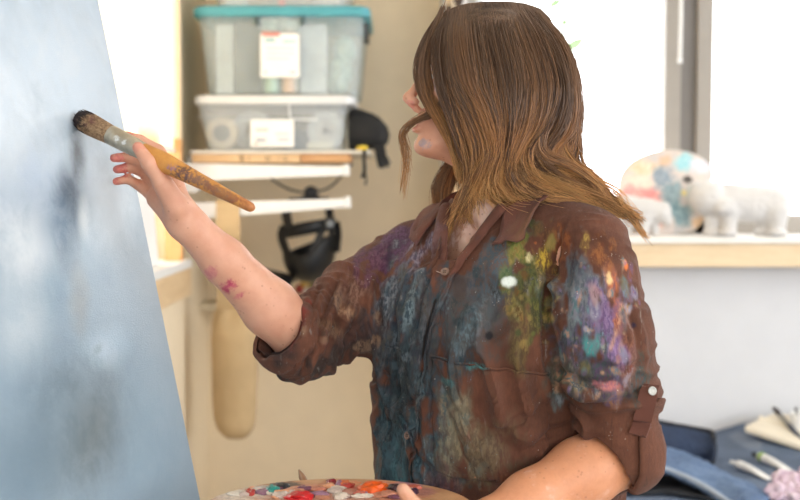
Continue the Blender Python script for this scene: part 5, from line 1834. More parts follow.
TEAL, TEAL2 = (44, 62, 70), (62, 84, 92)
DK, SL, BW = (36, 46, 52), (66, 82, 92), (92, 54, 42)
shirt_bl = [
    # far front: dark teal and slate over the whole panel
    sbl(398, 420, 44, 130, (32, 40, 44), (44, 58, 64), .95), sbl(404, 300, 34, 80, (44, 50, 60), (58, 72, 82), .95, 10), sbl(425, 340, 28, 76, (48, 60, 68), (36, 44, 50), .9), sbl(390, 460, 26, 60, (30, 48, 56), (58, 82, 90), .9),
    sbl(436, 450, 34, 64, (36, 56, 64), (60, 90, 100), .85, 12), sbl(400, 250, 26, 34, (70, 46, 74), (98, 70, 102), .9, 20), sbl(380, 264, 24, 20, (64, 38, 58), (86, 54, 80), .85, 20), sbl(418, 256, 12, 28, (150, 142, 158), (80, 72, 92), .75, 20),
    sbl(386, 300, 10, 46, (128, 134, 142), (60, 68, 78), .75, 15), sbl(412, 300, 7, 40, (120, 136, 142), (60, 74, 82), .75, 15), sbl(382, 345, 9, 46, (92, 96, 100), (44, 50, 56), .65), sbl(402, 370, 10, 40, (26, 34, 38), (46, 58, 62), .8, 6),
    sbl(420, 400, 8, 44, (86, 100, 104), (44, 58, 64), .7, 6), sbl(398, 470, 8, 30, (84, 120, 126), (40, 60, 66), .7),
    # broad blue band crossing the chest from the collar to the hem
    sbl(486, 296, 34, 66, (58, 80, 92), (74, 70, 70), .85, 36), sbl(456, 346, 28, 56, (50, 70, 80), (72, 62, 58), .85, 30), sbl(508, 258, 22, 40, (84, 98, 106), (104, 80, 72), .7, 42), sbl(450, 308, 26, 44, (84, 64, 58), (64, 78, 84), .65, 30),
    sbl(470, 330, 10, 44, (104, 122, 130), (70, 84, 90), .7, 34), sbl(500, 330, 26, 40, (84, 60, 52), (72, 66, 62), .6, 20), sbl(484, 268, 12, 34, (60, 74, 84), (96, 84, 82), .6, 36),
    # lower centre: greys and ochre
    sbl(456, 430, 20, 56, (104, 98, 82), (128, 120, 98), .85, 18), sbl(474, 455, 28, 46, (90, 80, 64), (116, 104, 80), .8, 30), sbl(444, 484, 20, 26, (62, 40, 50), (92, 58, 62), .65), sbl(490, 400, 14, 36, (84, 54, 44), (100, 70, 56), .5, 20), sbl(500, 440, 22, 40, (74, 52, 42), (96, 78, 58), .55, 24),
    sbl(446, 395, 10, 36, (70, 84, 86), (100, 92, 80), .6, 10), sbl(520, 470, 20, 16, (70, 66, 52), (84, 60, 48), .5),
    # olive, green and white dabs on her left chest
    sbl(530, 274, 24, 50, (92, 90, 44), (62, 74, 44), .92), sbl(520, 250, 13, 20, (150, 130, 70), (110, 120, 56), .85), sbl(536, 304, 20, 40, (52, 60, 36), (98, 98, 48), .88, 8), sbl(522, 334, 16, 38, (74, 60, 38), (104, 88, 50), .7, 12), sbl(545, 258, 9, 18, (196, 164, 60), (112, 84, 46), .85),
    sbl(506, 276, 8, 16, (64, 90, 54), (96, 112, 76), .8), sbl(536, 243, 5, 4, (224, 130, 60), (196, 90, 50), .9), sbl(529, 256, 5, 9, (208, 198, 152), (170, 160, 110), .95), sbl(511, 282, 6, 5.5, (228, 234, 228), None, 1.), sbl(561, 252, 13, 22, (100, 52, 30), (134, 76, 38), .8), sbl(545, 236, 10, 12, (84, 52, 36), (116, 80, 48), .7),
    sbl(552, 290, 8, 30, (70, 50, 34), (120, 96, 50), .6), sbl(518, 312, 4, 12, (150, 140, 90), (84, 80, 44), .7), sbl(476, 366, 8, 4, (90, 160, 160), (60, 110, 112), .8, -20), sbl(446, 380, 5, 4, (80, 150, 150), None, .8), sbl(489, 336, 4, 4, (30, 30, 34), None, .9),
    # sleeve: lilac, teal and grey, built up thickly
    sbl(586, 296, 38, 46, (84, 94, 104), (114, 118, 124), .95, -10), sbl(606, 325, 26, 54, (98, 74, 112), (128, 104, 140), .9, -6), sbl(577, 345, 32, 40, (58, 70, 76), (88, 84, 108), .95), sbl(591, 345, 15, 16, (66, 138, 138), (90, 120, 124), .9), sbl(602, 376, 46, 24, (78, 62, 90), (58, 72, 72), .9),
    sbl(570, 376, 22, 24, (62, 66, 56), (88, 82, 72), .85), sbl(577, 265, 18, 18, (84, 94, 100), (60, 62, 74), .85), sbl(640, 376, 16, 30, (52, 76, 72), (90, 64, 54), .75), sbl(628, 345, 12, 40, (132, 88, 70), (96, 54, 44), .75), sbl(612, 290, 8, 26, (190, 106, 60), (134, 74, 54), .8),
    sbl(600, 255, 18, 20, (104, 58, 36), (146, 92, 50), .8), sbl(586, 245, 7, 10, (172, 146, 70), (120, 90, 50), .8), sbl(609, 280, 3, 6, (234, 196, 140), None, .9), sbl(626, 266, 4, 7, (214, 116, 60), None, .85), sbl(634, 325, 4, 4, (36, 30, 54), None, .9), sbl(606, 385, 12, 6, (204, 128, 118), (160, 100, 120), .8),
    sbl(596, 312, 8, 18, (150, 146, 160), (110, 104, 130), .8), sbl(572, 318, 8, 16, (126, 136, 140), (84, 92, 98), .75), sbl(618, 352, 10, 14, (150, 120, 160), (108, 84, 124), .8), sbl(582, 366, 10, 8, (104, 96, 60), (70, 74, 56), .75), sbl(622, 312, 5, 10, (208, 150, 120), (150, 90, 80), .8), sbl(560, 300, 10, 40, (66, 76, 84), (90, 92, 92), .8), sbl(600, 398, 30, 8, (60, 52, 66), (84, 74, 70), .7),
    # far sleeve
    sbl(352, 290, 26, 18, (86, 54, 46), (134, 104, 88), .65), sbl(370, 270, 16, 16, (80, 44, 64), (104, 66, 86), .7), sbl(345, 312, 12, 7, (160, 124, 96), (116, 80, 62), .75, 30), sbl(330, 362, 50, 20, (36, 34, 34), (50, 48, 46), .8, -12), sbl(288, 350, 20, 28, (46, 38, 36), (68, 50, 46), .75),
    sbl(300, 318, 6, 28, (122, 44, 40), None, .6, 20), sbl(362, 335, 28, 20, (52, 38, 36), (70, 50, 46), .75), sbl(330, 330, 16, 8, (120, 92, 70), (80, 56, 46), .6, 30)]


# a scatter of small brushed daubs over the thickly painted areas
_rd = np.random.default_rng(5)
_pal = [(150, 146, 160), (84, 96, 104), (120, 96, 136), (70, 84, 90), (176, 130, 100), (58, 52, 60), (110, 116, 90), (90, 130, 134), (196, 150, 120), (130, 70, 56)]
_pal2 = [(48, 62, 70), (30, 40, 46), (70, 86, 94), (104, 114, 120), (56, 48, 58), (72, 56, 50), (38, 58, 66), (84, 80, 72)]
_pal3 = [(150, 120, 60), (96, 104, 52), (60, 72, 40), (146, 126, 70), (110, 64, 36), (156, 136, 84), (80, 60, 36)]
for (x0, x1, y0, y1, n_, pal_) in ((556, 640, 262, 400, 85, _pal), (382, 440, 250, 480, 90, _pal2), (440, 500, 270, 400, 34, _pal2), (506, 560, 238, 345, 46, _pal3), (300, 380, 280, 360, 20, [(130, 100, 80), (60, 46, 42), (150, 120, 96), (90, 50, 44)]),
                               (436, 490, 400, 490, 34, [(120, 112, 92), (80, 66, 52), (60, 60, 58), (140, 130, 108), (70, 90, 92)])):
    for _ in range(n_):
        c1, c2 = pal_[_rd.integers(len(pal_))], pal_[_rd.integers(len(pal_))]
        shirt_bl.append(sbl(x0 + (x1 - x0) * _rd.random(), y0 + (y1 - y0) * _rd.random(), 2 + 5 * _rd.random() ** 2, 3 + 12 * _rd.random() ** 2, c1, c2, .3 + .42 * _rd.random(), _rd.normal(8, 16), .06))


shirt_bl += [sbl(511, 282, 5.5, 5, (228, 234, 228), (214, 222, 214), 1.), sbl(529, 256, 4.5, 9, (208, 198, 152), (176, 164, 116), .95), sbl(536, 243, 4.5, 4, (224, 130, 60), (196, 90, 50), .9), sbl(592, 346, 10, 11, (72, 146, 144), (96, 130, 134), .85)]


def paint(p):
    """pigment of the shirt at the points p: two colours to be mixed finely"""
    p = np.asarray(p, float)
    b = fbmc(p * 22, 3)[:, None]
    cA = np.array(srgb(106, 67, 51)[:3]) * b + np.array(srgb(84, 52, 39)[:3]) * (1 - b)
    cB = cA * .86
    n1 = fbm(p * 55, 3) - .5
    n2 = fbm(p * np.array([120, 60, 34.]) + 5, 3) - .5
    n3 = fbm(p * 17 + 9, 2) - .5
    w = 1.5 * n1 + 1.7 * n2 + 1.2 * n3
    for (ce, ra, rot, ca, cb, stg) in shirt_bl:
        r = p - ce
        m = np.abs(r).max(1) < 1.9 * max(ra)
        if not m.any(): continue
        r = r[m]
        cs, sn = math.cos(rot), math.sin(rot)
        q_ = np.stack([(r[:, 0] * cs - r[:, 2] * sn) / ra[0], r[:, 1] / ra[1], (r[:, 0] * sn + r[:, 2] * cs) / ra[2]], 1)
        f = (stg * (1 - sstep(np.linalg.norm(q_, axis=1) + w[m], .45, 1.15)))[:, None]
        cA[m] += (np.array(ca[:3]) - cA[m]) * f
        cB[m] += (np.array(cb[:3]) - cB[m]) * f
    return cA, cB


def shirt_material():
    t = NT('shirt_cloth')
    w = t.mapping()
    at_ = [t.n.new('ShaderNodeAttribute') for _ in range(2)]
    at_[0].attribute_name, at_[1].attribute_name = 'pigment', 'pigment_fine'
    n2, _ = t.noise(110, 5, .7, t.mapping(sc=(2.0, 1, .7), src=w), .3)
    c = t.mix(t.mr(n2, .42, .58), at_[0].outputs['Color'], at_[1].outputs['Color'])
    for sc_, th_, colr, dens in ((150, .16, srgb(206, 200, 190), .66), (210, .15, srgb(96, 140, 146), .62), (120, .11, srgb(206, 120, 80), .66), (300, .2, srgb(200, 192, 182), .63), (90, .12, srgb(48, 34, 38), .60)):
        v = t.voronoi(sc_, t.mapping(sc=(1, 1, .75), loc=(sc_ * .01, 0, .3), src=w))
        m = t.mr(v.outputs['Distance'], th_ * .6, th_, .85, 0)
        nn, _ = t.noise(26 + sc_ * .05, 3, .6, t.mapping(loc=(sc_, 2, 1), src=w))
        c = t.mix(t.math('MULTIPLY', m, t.mr(nn, dens, dens + .06)), c, colr)
    for k_, colr, lo_, st_ in ((1, srgb(150, 146, 140), .60, .45), (2, srgb(46, 34, 34), .58, .5)):
        sn, _ = t.noise(60, 4, .65, t.mapping(rot=(0, .5, 0), sc=(2.6, 1, .5), loc=(9 * k_, 1, 2), src=w))
        n4, _ = t.noise(9, 3, .6, t.mapping(loc=(3 * k_, 3, 3), src=w))
        c = t.mix(t.math('MULTIPLY', t.mr(sn, lo_, lo_ + .12, 0, st_), t.mr(n4, .5, .62)), c, colr)
    t.set(color=c, rough=.85, spec=.25, sheen=.06)
    h, _ = t.noise(620, 3, .6, w)
    h2, _ = t.noise(70, 4, .6, w)
    t.bump(t.math('MULTIPLY_ADD', n2, .5, t.math('MULTIPLY_ADD', h2, .8, h)), .6, .0016)
    return t.m


shm = shirt_material()


def dye(o, clean=0.):
    me = o.data
    v = np.zeros(len(me.vertices) * 3, np.float32)
    me.vertices.foreach_get('co', v)
    v = v.reshape(-1, 3).astype(float) + BASE[o.name]
    plain = np.array(srgb(100, 62, 52)[:3]) * (.75 + .5 * fbmc(v * 30, 3)[:, None])
    for nm, c_ in zip(('pigment', 'pigment_fine'), paint(v)):
        c_ = c_ * (1 - clean) + plain * clean
        a_ = me.color_attributes.new(nm, 'FLOAT_COLOR', 'POINT')
        a_.data.foreach_set('color', np.c_[c_, np.ones(len(c_))].astype(np.float32).ravel())
    return o


shirt = dye(link_mesh('shirt', SV2, SF2, shm, person, solid=.0022))
shirt.modifiers['thickness'].offset = -1
setp(shirt, 'brown work shirt covered with teal, purple and olive paint stains')


def ribbon(mb, line, w, off=.0015, nw=7, th=.0016, side_hint=None, edge=0):
    """a strip of cloth following the shirt surface along the line of points"""
    G = []
    T = np.gradient(line, axis=0)
    for p, t_ in zip(line, T):
        q_, n_ = near(p)
        s_ = unit(np.cross(n_, t_))
        r = []
        for a in np.linspace(-.5, .5, nw):
            k_, m_ = near(q_ + s_ * w * a)
            r.append(k_ + m_ * (off + (edge if abs(a) == .5 else 0)))
        G.append(r)
    return mb.sheet(np.array(G)[:, ::-1])


def sline(pts, n_): return catmull([surf(*p)[0] for p in pts], n_)


def sm_line(L, it=6):
    L = L.copy()
    for _ in range(it): L[1:-1] = .25 * L[:-2] + .5 * L[1:-1] + .25 * L[2:]
    return L


stitch = mat('stitching', srgb(150, 100, 84), .9)
# front placket
pk = sm_line(sline([(449, 262), (444, 276), (436, 300), (428, 325), (421, 352), (416, 385), (412, 420), (409, 455), (407, 492)], 150))
placket = dye(ribbon(MB(), pk, .036, .0032, 15).build('placket', shm, shirt, solid=.0024))
ed = MB()
pe = sm_line(sline([(453, 268), (448, 285), (441, 305), (434, 328), (428, 352), (423, 385), (420, 420), (417, 455), (415, 492)], 60))
ed.tube([near(p)[0] + near(p)[1] * .0048 for p in pe], .0016, 6)
dye(ed.build('placket_edge', shm, shirt))
gap = MB()  # dark cord laid on the placket, shade painted where the front parts
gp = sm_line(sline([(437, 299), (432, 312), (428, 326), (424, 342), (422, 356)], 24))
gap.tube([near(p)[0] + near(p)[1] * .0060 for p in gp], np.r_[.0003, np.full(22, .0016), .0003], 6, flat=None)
gap.build('placket_painted_shade', mat('shadow_cloth', srgb(26, 22, 22), .9), shirt)


def button(p, n_, r=.0062, m_=None, par=None, name='button'):
    b_ = MB().lathe([(.0003, .0016), (r * .55, .0014), (r * .75, .0024), (r * .95, .0022), (r, .0012), (r * .9, 0)][::-1], p + n_ * .0052, n_, 24)
    o_ = b_.build(name, m_, par)
    u = unit(np.cross(n_, (0, 0, 1)))
    v = np.cross(n_, u)
    h = MB()
    for a, b2 in ((1, 1), (1, -1), (-1, 1), (-1, -1)):
        h.lathe([(.0007, 0), (.0007, .0004)], p + n_ * (.0052 + .00145) + (u * a + v * b2) * .0014, n_, 8)
    if name == 'button' and par is shirt: h.build('button_hole', mat('button_hole_dark', srgb(40, 30, 28), .8), o_)
    return o_


btm = mat('button_horn', srgb(140, 112, 96), .35, var=.2, scale=200)
p_, n_ = surf(446, 274)
button(p_, n_, .0066, btm, shirt)
p_, n_ = surf(410, 436)
button(p_, n_, .006, btm, shirt)
th_ = MB().tube([surf(434, 270)[0] + [0, -.005, 0], surf(439, 272)[0] + [0, -.006, 0], surf(444, 274)[0] + [0, -.007, 0]], .0006, 5)
th_.build('thread', mat('thread_pale', srgb(196, 176, 160), .9), shirt)


# chest pocket on her left: a flap seam and the sides
def pocket(top, bot, name='pocket', nn=70):
    a = sm_line(sline(top, nn))
    b_ = sm_line(sline(bot, nn))
    G = []
    for p, q_ in zip(a, b_):
        r = []
        for f in np.linspace(0, 1, 60):
            k_, m_ = near(p + (q_ - p) * f)
            r.append(k_ + m_ * (.0030 if 0 < f < 1 else .0020))
        G.append(r)
    G[0] = [g_ - near(g_)[1] * .001 for g_ in G[0]]
    return dye(MB().sheet(np.array(G)).build(name, shm, shirt, solid=.0016))


pocket([(432, 357), (460, 364), (490, 370), (520, 373), (548, 375)], [(437, 470), (462, 478), (492, 480), (522, 470), (546, 448)])
sm_ = MB()
L1 = sm_line(sline([(431, 355), (460, 362.5), (490, 368.5), (520, 371.5), (549, 373.5)], 50))
sm_.tube([near(p)[0] + near(p)[1] * .0042 for p in L1], .0015, 6)
dye(sm_.build('pocket_edge', shm, shirt))
sm_ = MB()
L1 = sm_line(sline([(386, 346), (385, 390), (384, 440), (383, 490)], 30))
sm_.tube([near(p)[0] + near(p)[1] * .0016 for p in L1], .0020, 6)
L1 = sm_line(sline([(386, 346), (394, 347), (402, 349)], 14))
sm_.tube([near(p)[0] + near(p)[1] * .0016 for p in L1], .0018, 6)
dye(sm_.build('pocket_edge', shm, shirt))

# the collar: a stand round the neck folding down into two pointed flaps
def collar(side):
    """side +1: her left flap (near the camera), -1: her right flap; each runs from the middle of the back to the front point"""
    G = []
    for i, f in enumerate(np.linspace(0, 1, 34)):
        phi = math.radians(180 - f * (180 - (47 if side > 0 else 42)))
        d = lB * math.sin(phi) * side + fB * math.cos(phi)
        d2 = unit(d)
        back = (1 - math.cos(phi)) / 2
        ctr = NB + [0, 0, -.012 + .040 * back] + lB * .004
        r0 = .064 + .010 * sstep(np.array([f]), .7, 1)[0]
        st_ = .030 - .006 * f
        Lf = .040 + .010 * sstep(np.array([f]), .6, 1.)[0]
        slump = sstep(np.array([f]), .65, 1.)[0]
        tang = unit(np.cross(zB, d2)) * -side
        pr = []
        for (rr, hh) in ((0, 0), (-.002, st_ * .5), (-.001, st_ * .9), (.004, st_ * 1.08), (.011, st_ * 1.02), (.018, st_ * .72), (.018 + Lf * .28, st_ * .72 - Lf * .25), (.018 + Lf * .48, st_ * .72 - Lf * .52), (.018 + Lf * .66, st_ * .72 - Lf * .84)):
            p = ctr + d2 * (r0 + rr) + zB * (hh - .012 * slump)
            p = p + tang * (max(0, rr - .011) * .55 * slump)
            pr.append(p)
        pr = catmull(pr, 26)
        pr += (fbm(pr * 46 + side * 3, 3)[:, None] - .5) * .007 * np.linspace(.2, 1, 26)[:, None]
        G.append(pr)
    return np.array(G)


for s_ in (-1, 1):
    G = collar(s_)
    for i in range(G.shape[0]):
        for j in range(12, G.shape[1]):
            k_, m_ = near(G[i, j])
            dd = np.dot(G[i, j] - k_, m_)
            ml = .0060 + .0075 * max(0, (j - 18) / 7)
            if dd < ml: G[i, j] = k_ + m_ * ml
    if s_ < 0: G = G[:, ::-1]
    dye(MB().sheet(G).build('collar', shm, shirt, solid=.0036), .85)


# lapels: the inner facing of the opened front, turned outwards
def facing(pts_in, pts_out, lift):
    a, b_ = catmull(pts_in, 24), catmull(pts_out, 24)
    G = []
    for i, (p, q_) in enumerate(zip(a, b_)):
        r = []
        for f in np.linspace(0, 1, 9):
            k_ = p + (q_ - p) * f
            s2, m_ = near(k_)
            r.append(k_ * .35 + s2 * .65 + m_ * (lift * math.sin(math.pi * (.15 + .7 * f)) + .003) + (fbm(k_ * 60)[..., None] - .5) * .004)
        G.append(r)
    return dye(MB().sheet(np.array(G)).build('front_facing', shm, shirt, solid=.0024), .7)


facing([BP(.006 + .046 * t, .128 - .060 * t, 1.262 + .115 * t) for t in np.linspace(0, 1, 6)], [BP(.018 + .050 * t, .130 - .062 * t, 1.258 + .112 * t) for t in np.linspace(0, 1, 6)], .007)
facing([BP(.002 - .043 * t, .128 - .060 * t, 1.262 + .115 * t) for t in np.linspace(0, 1, 6)], [BP(-.014 - .050 * t, .130 - .062 * t, 1.258 + .112 * t) for t in np.linspace(0, 1, 6)], .007)


# rolled cuffs
def cuff(c, ax, r0, r1, w, name, seed, tilt=None, lift=0, sq=1):
    ax = unit(ax)
    u = unit(np.cross(ax, (0, 1, 0.2)))
    v = np.cross(ax, u)
    G = []
    for a in np.linspace(0, 2 * np.pi, 73)[:-1]:
        d = math.cos(a) * u + math.sin(a) * v * sq
        wob = lambda q_: (fbm(np.array([math.cos(a) * 1.6 + seed, math.sin(a) * 1.6, q_ * 2.2]), 3) - .5)
        pr = []
        for k, (rr, hh) in enumerate(((r0 - .006, .50), (r0 - .004, -.3), (r0 + .001, -.5), (r1, -.42), (r1 + .004, -.1), (r1 + .003, .3), (r1 - .001, .52), (r0 + .004, .55), (r0 - .002, .50))):
            pr.append(c + d * (rr + .020 * wob(hh)) + ax * (w * hh + .012 * wob(hh + 3)))
        G.append(pr)
    return dye(MB().sheet(np.array(G)[:, ::-1], close_u=True).build(name, shm, shirt, sub=1))


cuff(enR - axR * .012, axR, .047, .055, .036, 'cuff', 2)
cax = unit(fd + np.array([-.1, 0, .25]))
cu_ = unit(np.cross(cax, (0, 1, .2)))
cv_ = np.cross(cax, cu_)
ringp = []
for a in np.linspace(0, 2 * np.pi, 61):
    d_ = math.cos(a) * cu_ + math.sin(a) * cv_
    k_, m_ = near(elL - cax * .008 + d_ * .085)
    ringp.append(k_ + .006 * (fbm(np.array([math.cos(a) * 1.5, math.sin(a) * 1.5, 3.])) - .5))
ringp = np.array(ringp)
for _ in range(8):
    q_ = ringp[:-1]
    q_ = .25 * np.roll(q_, 1, 0) + .5 * q_ + .25 * np.roll(q_, -1, 0)
    ringp = np.concatenate([q_, q_[:1]])
dye(ribbon(MB(), ringp, .046, .0048, 9).build('cuff', shm, shirt, solid=.003))

# tab that holds the rolled sleeve, with its button
tp = [surf(646, 384), surf(643.5, 397), surf(640.5, 411), surf(637, 424), surf(633, 434)]
L = catmull([p + n_ * .011 for p, n_ in tp], 24)
L[-8:] += np.array([0, -.006, 0]) * np.linspace(0, 1, 8)[:, None]
tb2 = MB()
strap(tb2, L, np.r_[.018, np.full(22, .024), .023], .0036, 24, (1, -.25, .25))
tab = dye(tb2.build('sleeve_tab', shm, shirt, bevel=.0006), .9)
p_, n_ = surf(645, 390)
button(L[4] + [0, -.004, 0], unit(np.array([.25, -1, .15])), .0060, mat('button_pale', srgb(196, 196, 190), .3, var=.15, scale=200), tab, 'tab_button')

# trousers and shoes, below the picture
g = SDF((-.1, 1.4, .06), (.45, 2.0, 1.0), .006)
g.ell(BP(0, -.01, .90), (.180, .135, .12), RB, .03)
legs = []
for s_ in (-1, 1):
    hip, kne, ank = BP(.09 * s_, -.01, .86), BP(.105 * s_, .012, .48), BP(.115 * s_, -.01, .11)
    g.chain([hip, kne, ank], [.098, .070, .058], .03)
    legs.append(ank)
V, F = g.mesh()
V = adj_smooth(V, F, 2)
V = V + vnormals(V, F) * (.008 * (fbm(V * np.array([14, 14, 9]), 3) - .5))[:, None]
link_mesh('trousers', V, F, d_dark, person)
for ank in legs:
    g = SDF(ank - [.22, .22, .11], ank + [.14, .14, .06], .004)
    g.chain([ank + [0, 0, -.03] - fB * .035, ank + [0, 0, -.05] + fB * .06, ank + [0, 0, -.065] + fB * .14], [.040, .040, .030], .02)
    sl, x, y, z = g.sub(g.lo, g.lo + g.h * g.n)
    g.d[sl] = np.maximum(g.d[sl], .003 - z + 0 * x + 0 * y)
    V, F = g.mesh()
    link_mesh('shoe', V, F, M['black'], person)
# ================================================================== her hair
hm = NT('hair_strands')
at = hm.n.new('ShaderNodeAttribute')
at.attribute_name = 'strand'
sep = hm.n.new('ShaderNodeSeparateColor')
hm.l(at.outputs['Color'], sep.inputs[0])
tt, rr_ = sep.outputs[0], sep.outputs[1]
ramp = hm.n.new('ShaderNodeValToRGB')
e = ramp.color_ramp.elements
e[0].position, e[0].color = 0, srgb(122, 96, 78)
e[1].position, e[1].color = 1, srgb(234, 186, 122)
for p_, c_ in ((.35, (140, 109, 85)), (.6, (164, 122, 90)), (.8, (206, 150, 96))):
    q_ = e.new(p_)
    q_.color = srgb(*c_)
hm.l(hm.math('MULTIPLY_ADD', tt, .82, hm.math('MULTIPLY_ADD', rr_, .80, -.34)), ramp.inputs[0])
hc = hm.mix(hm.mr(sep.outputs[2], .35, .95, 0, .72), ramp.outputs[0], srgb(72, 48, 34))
hm.set(color=hc, rough=.32, spec=.6)
hm.bsdf.inputs['Anisotropic'].default_value = .6
trn = hm.n.new('ShaderNodeBsdfTranslucent')
hm.l(hc, trn.inputs[0])
mxs = hm.n.new('ShaderNodeMixShader')
mxs.inputs[0].default_value = .42
hm.l(hm.bsdf.outputs[0], mxs.inputs[1])
hm.l(trn.outputs[0], mxs.inputs[2])
hm.l(mxs.outputs[0], hm.out.inputs[0])

NP_ = 30


def hguide(pts): return catmull([HP(*p) for p in pts], NP_)


cols = [
    [(444, 13, .004), (441, 42, .045), (443, 85, .061), (452, 116, .064), (463, 145, .062), (469, 170, .060), (463, 194, .057), (454, 214, .05)],
    [(454, 8, .002), (451, 42, .056), (457, 85, .075), (473, 121, .077), (483, 150, .072), (476, 178, .067), (465, 199, .060), (461, 215, .052)],
    [(468, 4, .0), (468, 40, .063), (474, 85, .085), (487, 122, .087), (492, 150, .080), (486, 172, .075), (482, 188, .071), (490, 199, .068)],
    [(488, 2, .0), (490, 40, .067), (497, 88, .089), (500, 125, .091), (498, 155, .084), (494, 176, .080), (507, 193, .080), (530, 199, .088)],
    [(508, 2, .0), (513, 40, .067), (523, 90, .089), (516, 128, .092), (506, 157, .088), (511, 179, .088), (531, 192, .094), (558, 197, .1)],
    [(525, 4, .0), (536, 42, .060), (548, 90, .080), (541, 127, .084), (524, 154, .086), (533, 174, .092), (560, 187, .10), (586, 201, .105)],
    [(540, 9, .0), (553, 45, .045), (564, 95, .058), (562, 131, .062), (551, 156, .070), (564, 174, .082), (590, 193, .09), (610, 213, .095)],
    [(550, 18, -.002), (564, 58, .012), (571, 105, .020), (569, 145, .026), (573, 170, .036), (587, 190, .05), (603, 202, .065), (620, 212, .08)],
    [(552, 22, -.012), (565, 60, -.02), (571, 108, -.02), (566, 148, -.015), (567, 174, -.01), (577, 192, .0), (592, 203, .02), (604, 213, .03)],
    [(548, 18, -.02), (556, 60, -.055), (556, 115, -.06), (545, 155, -.055), (535, 185, -.05), (530, 200, -.05), (535, 210, -.05), (545, 214, -.05)],
    [(520, 5, -.012), (524, 50, -.07), (516, 110, -.08), (500, 150, -.075), (490, 175, -.07), (486, 190, -.07), (492, 200, -.07), (498, 208, -.07)],
    [(488, 4, -.012), (488, 50, -.072), (480, 110, -.078), (466, 145, -.074), (456, 170, -.072), (450, 188, -.070), (446, 205, -.068), (450, 220, -.06)],
    [(460, 8, -.012), (452, 45, -.058), (455, 100, -.066), (458, 140, -.068), (448, 168, -.068), (440, 190, -.068), (440, 210, -.066), (434, 228, -.06)]]
GC = np.array([hguide(c_) for c_ in cols])
dens = np.array([1.0, 1.3, 1.5, 1.5, 1.5, 1.4, 1.3, 1.2, 1.0, .8, .8, .8])
dens = dens / dens.sum()
strands, rad, att = [], [], []
tp_ = np.linspace(0, 1, NP_)


def add_strand(c, r0, r1, tone, dark, tmax=1.):
    strands.append(c)
    rad.append(r0 + (r1 - r0) * tp_ ** 2)
    att.append(np.stack([np.clip(tp_ * tmax, 0, 1), np.full(NP_, tone), np.full(NP_, dark)], 1))


def gcurve(u):
    i = min(int(u), len(cols) - 2)
    f = u - i
    return GC[i] * (1 - f) + GC[i + 1] * f


NCL = 165
for cidx in range(NCL):
    seg = rng.choice(len(dens), p=dens)
    fq = rng.random()
    u0 = seg + fq
    cc = gcurve(u0)
    layer = rng.normal(0, .0060)
    ph, fr_, am = rng.random() * 6.28, 1.1 + rng.random() * .9, .005 + .011 * rng.random()
    lenf = .74 + .27 * rng.random()
    tone, dark = rng.random(), rng.random() ** 1.2
    hc0 = HP(497, 90)
    wv = (np.sin(tp_ * fr_ * 6.28 + ph) * am * .6 + .005 * np.sin(tp_ * 1.9 * 6.28 - u0 * .9 + .8)) * sstep(tp_, .35, .8)
    wv2 = (np.cos(tp_ * fr_ * 6.28 + ph * 1.7) * am * .6 + .006 * np.cos(tp_ * 1.9 * 6.28 - u0 * .9 + .8)) * sstep(tp_, .4, .8)
    for k in range(38):
        u = np.clip(u0 + rng.normal(0, .24), 0, len(cols) - 1.001)
        own = gcurve(u)
        pull = sstep(tp_, .10, .75) * .88
        c = own * (1 - pull)[:, None] + cc * pull[:, None]
        # outward direction from the middle of the head/neck
        o_ = c - (hc0 + (c[:, 2:3] - hc0[2]) * np.array([[0, 0, 1.]]) + np.array([[.0, 0, 0]]))
        o_[:, 2] = 0
        o_ /= np.linalg.norm(o_, axis=1)[:, None] + 1e-9
        ly = layer + rng.normal(0, .0022)
        c = c + o_ * (ly * sstep(tp_, .0, .2) + wv2 + .0035 * rng.normal() * sstep(tp_, .3, 1))[:, None]
        T = np.gradient(c, axis=0)
        T /= np.linalg.norm(T, axis=1)[:, None] + 1e-9
        sd_ = np.cross(T, o_)
        c = c + sd_ * (wv + .0045 * rng.normal() * sstep(tp_, .1, 1) + .0012 * np.sin(tp_ * 25 + rng.random() * 6.3))[:, None]
        lf = np.clip(lenf + rng.normal(0, .05), .6, 1.08)
        tq = np.clip(tp_ * lf, 0, 1) * (NP_ - 1)
        i0 = np.minimum(tq.astype(int), NP_ - 2)
        f0 = (tq - i0)[:, None]
        c = c[i0] * (1 - f0) + c[i0 + 1] * f0
        if lf > 1: c[-3:] += (c[-4] - c[-7]) * np.array([[.2], [.45], [.7]])
        add_strand(c, .00052, .00022, np.clip(tone * .75 + rng.random() * .25, 0, 1), dark * .8 + rng.random() * .2)

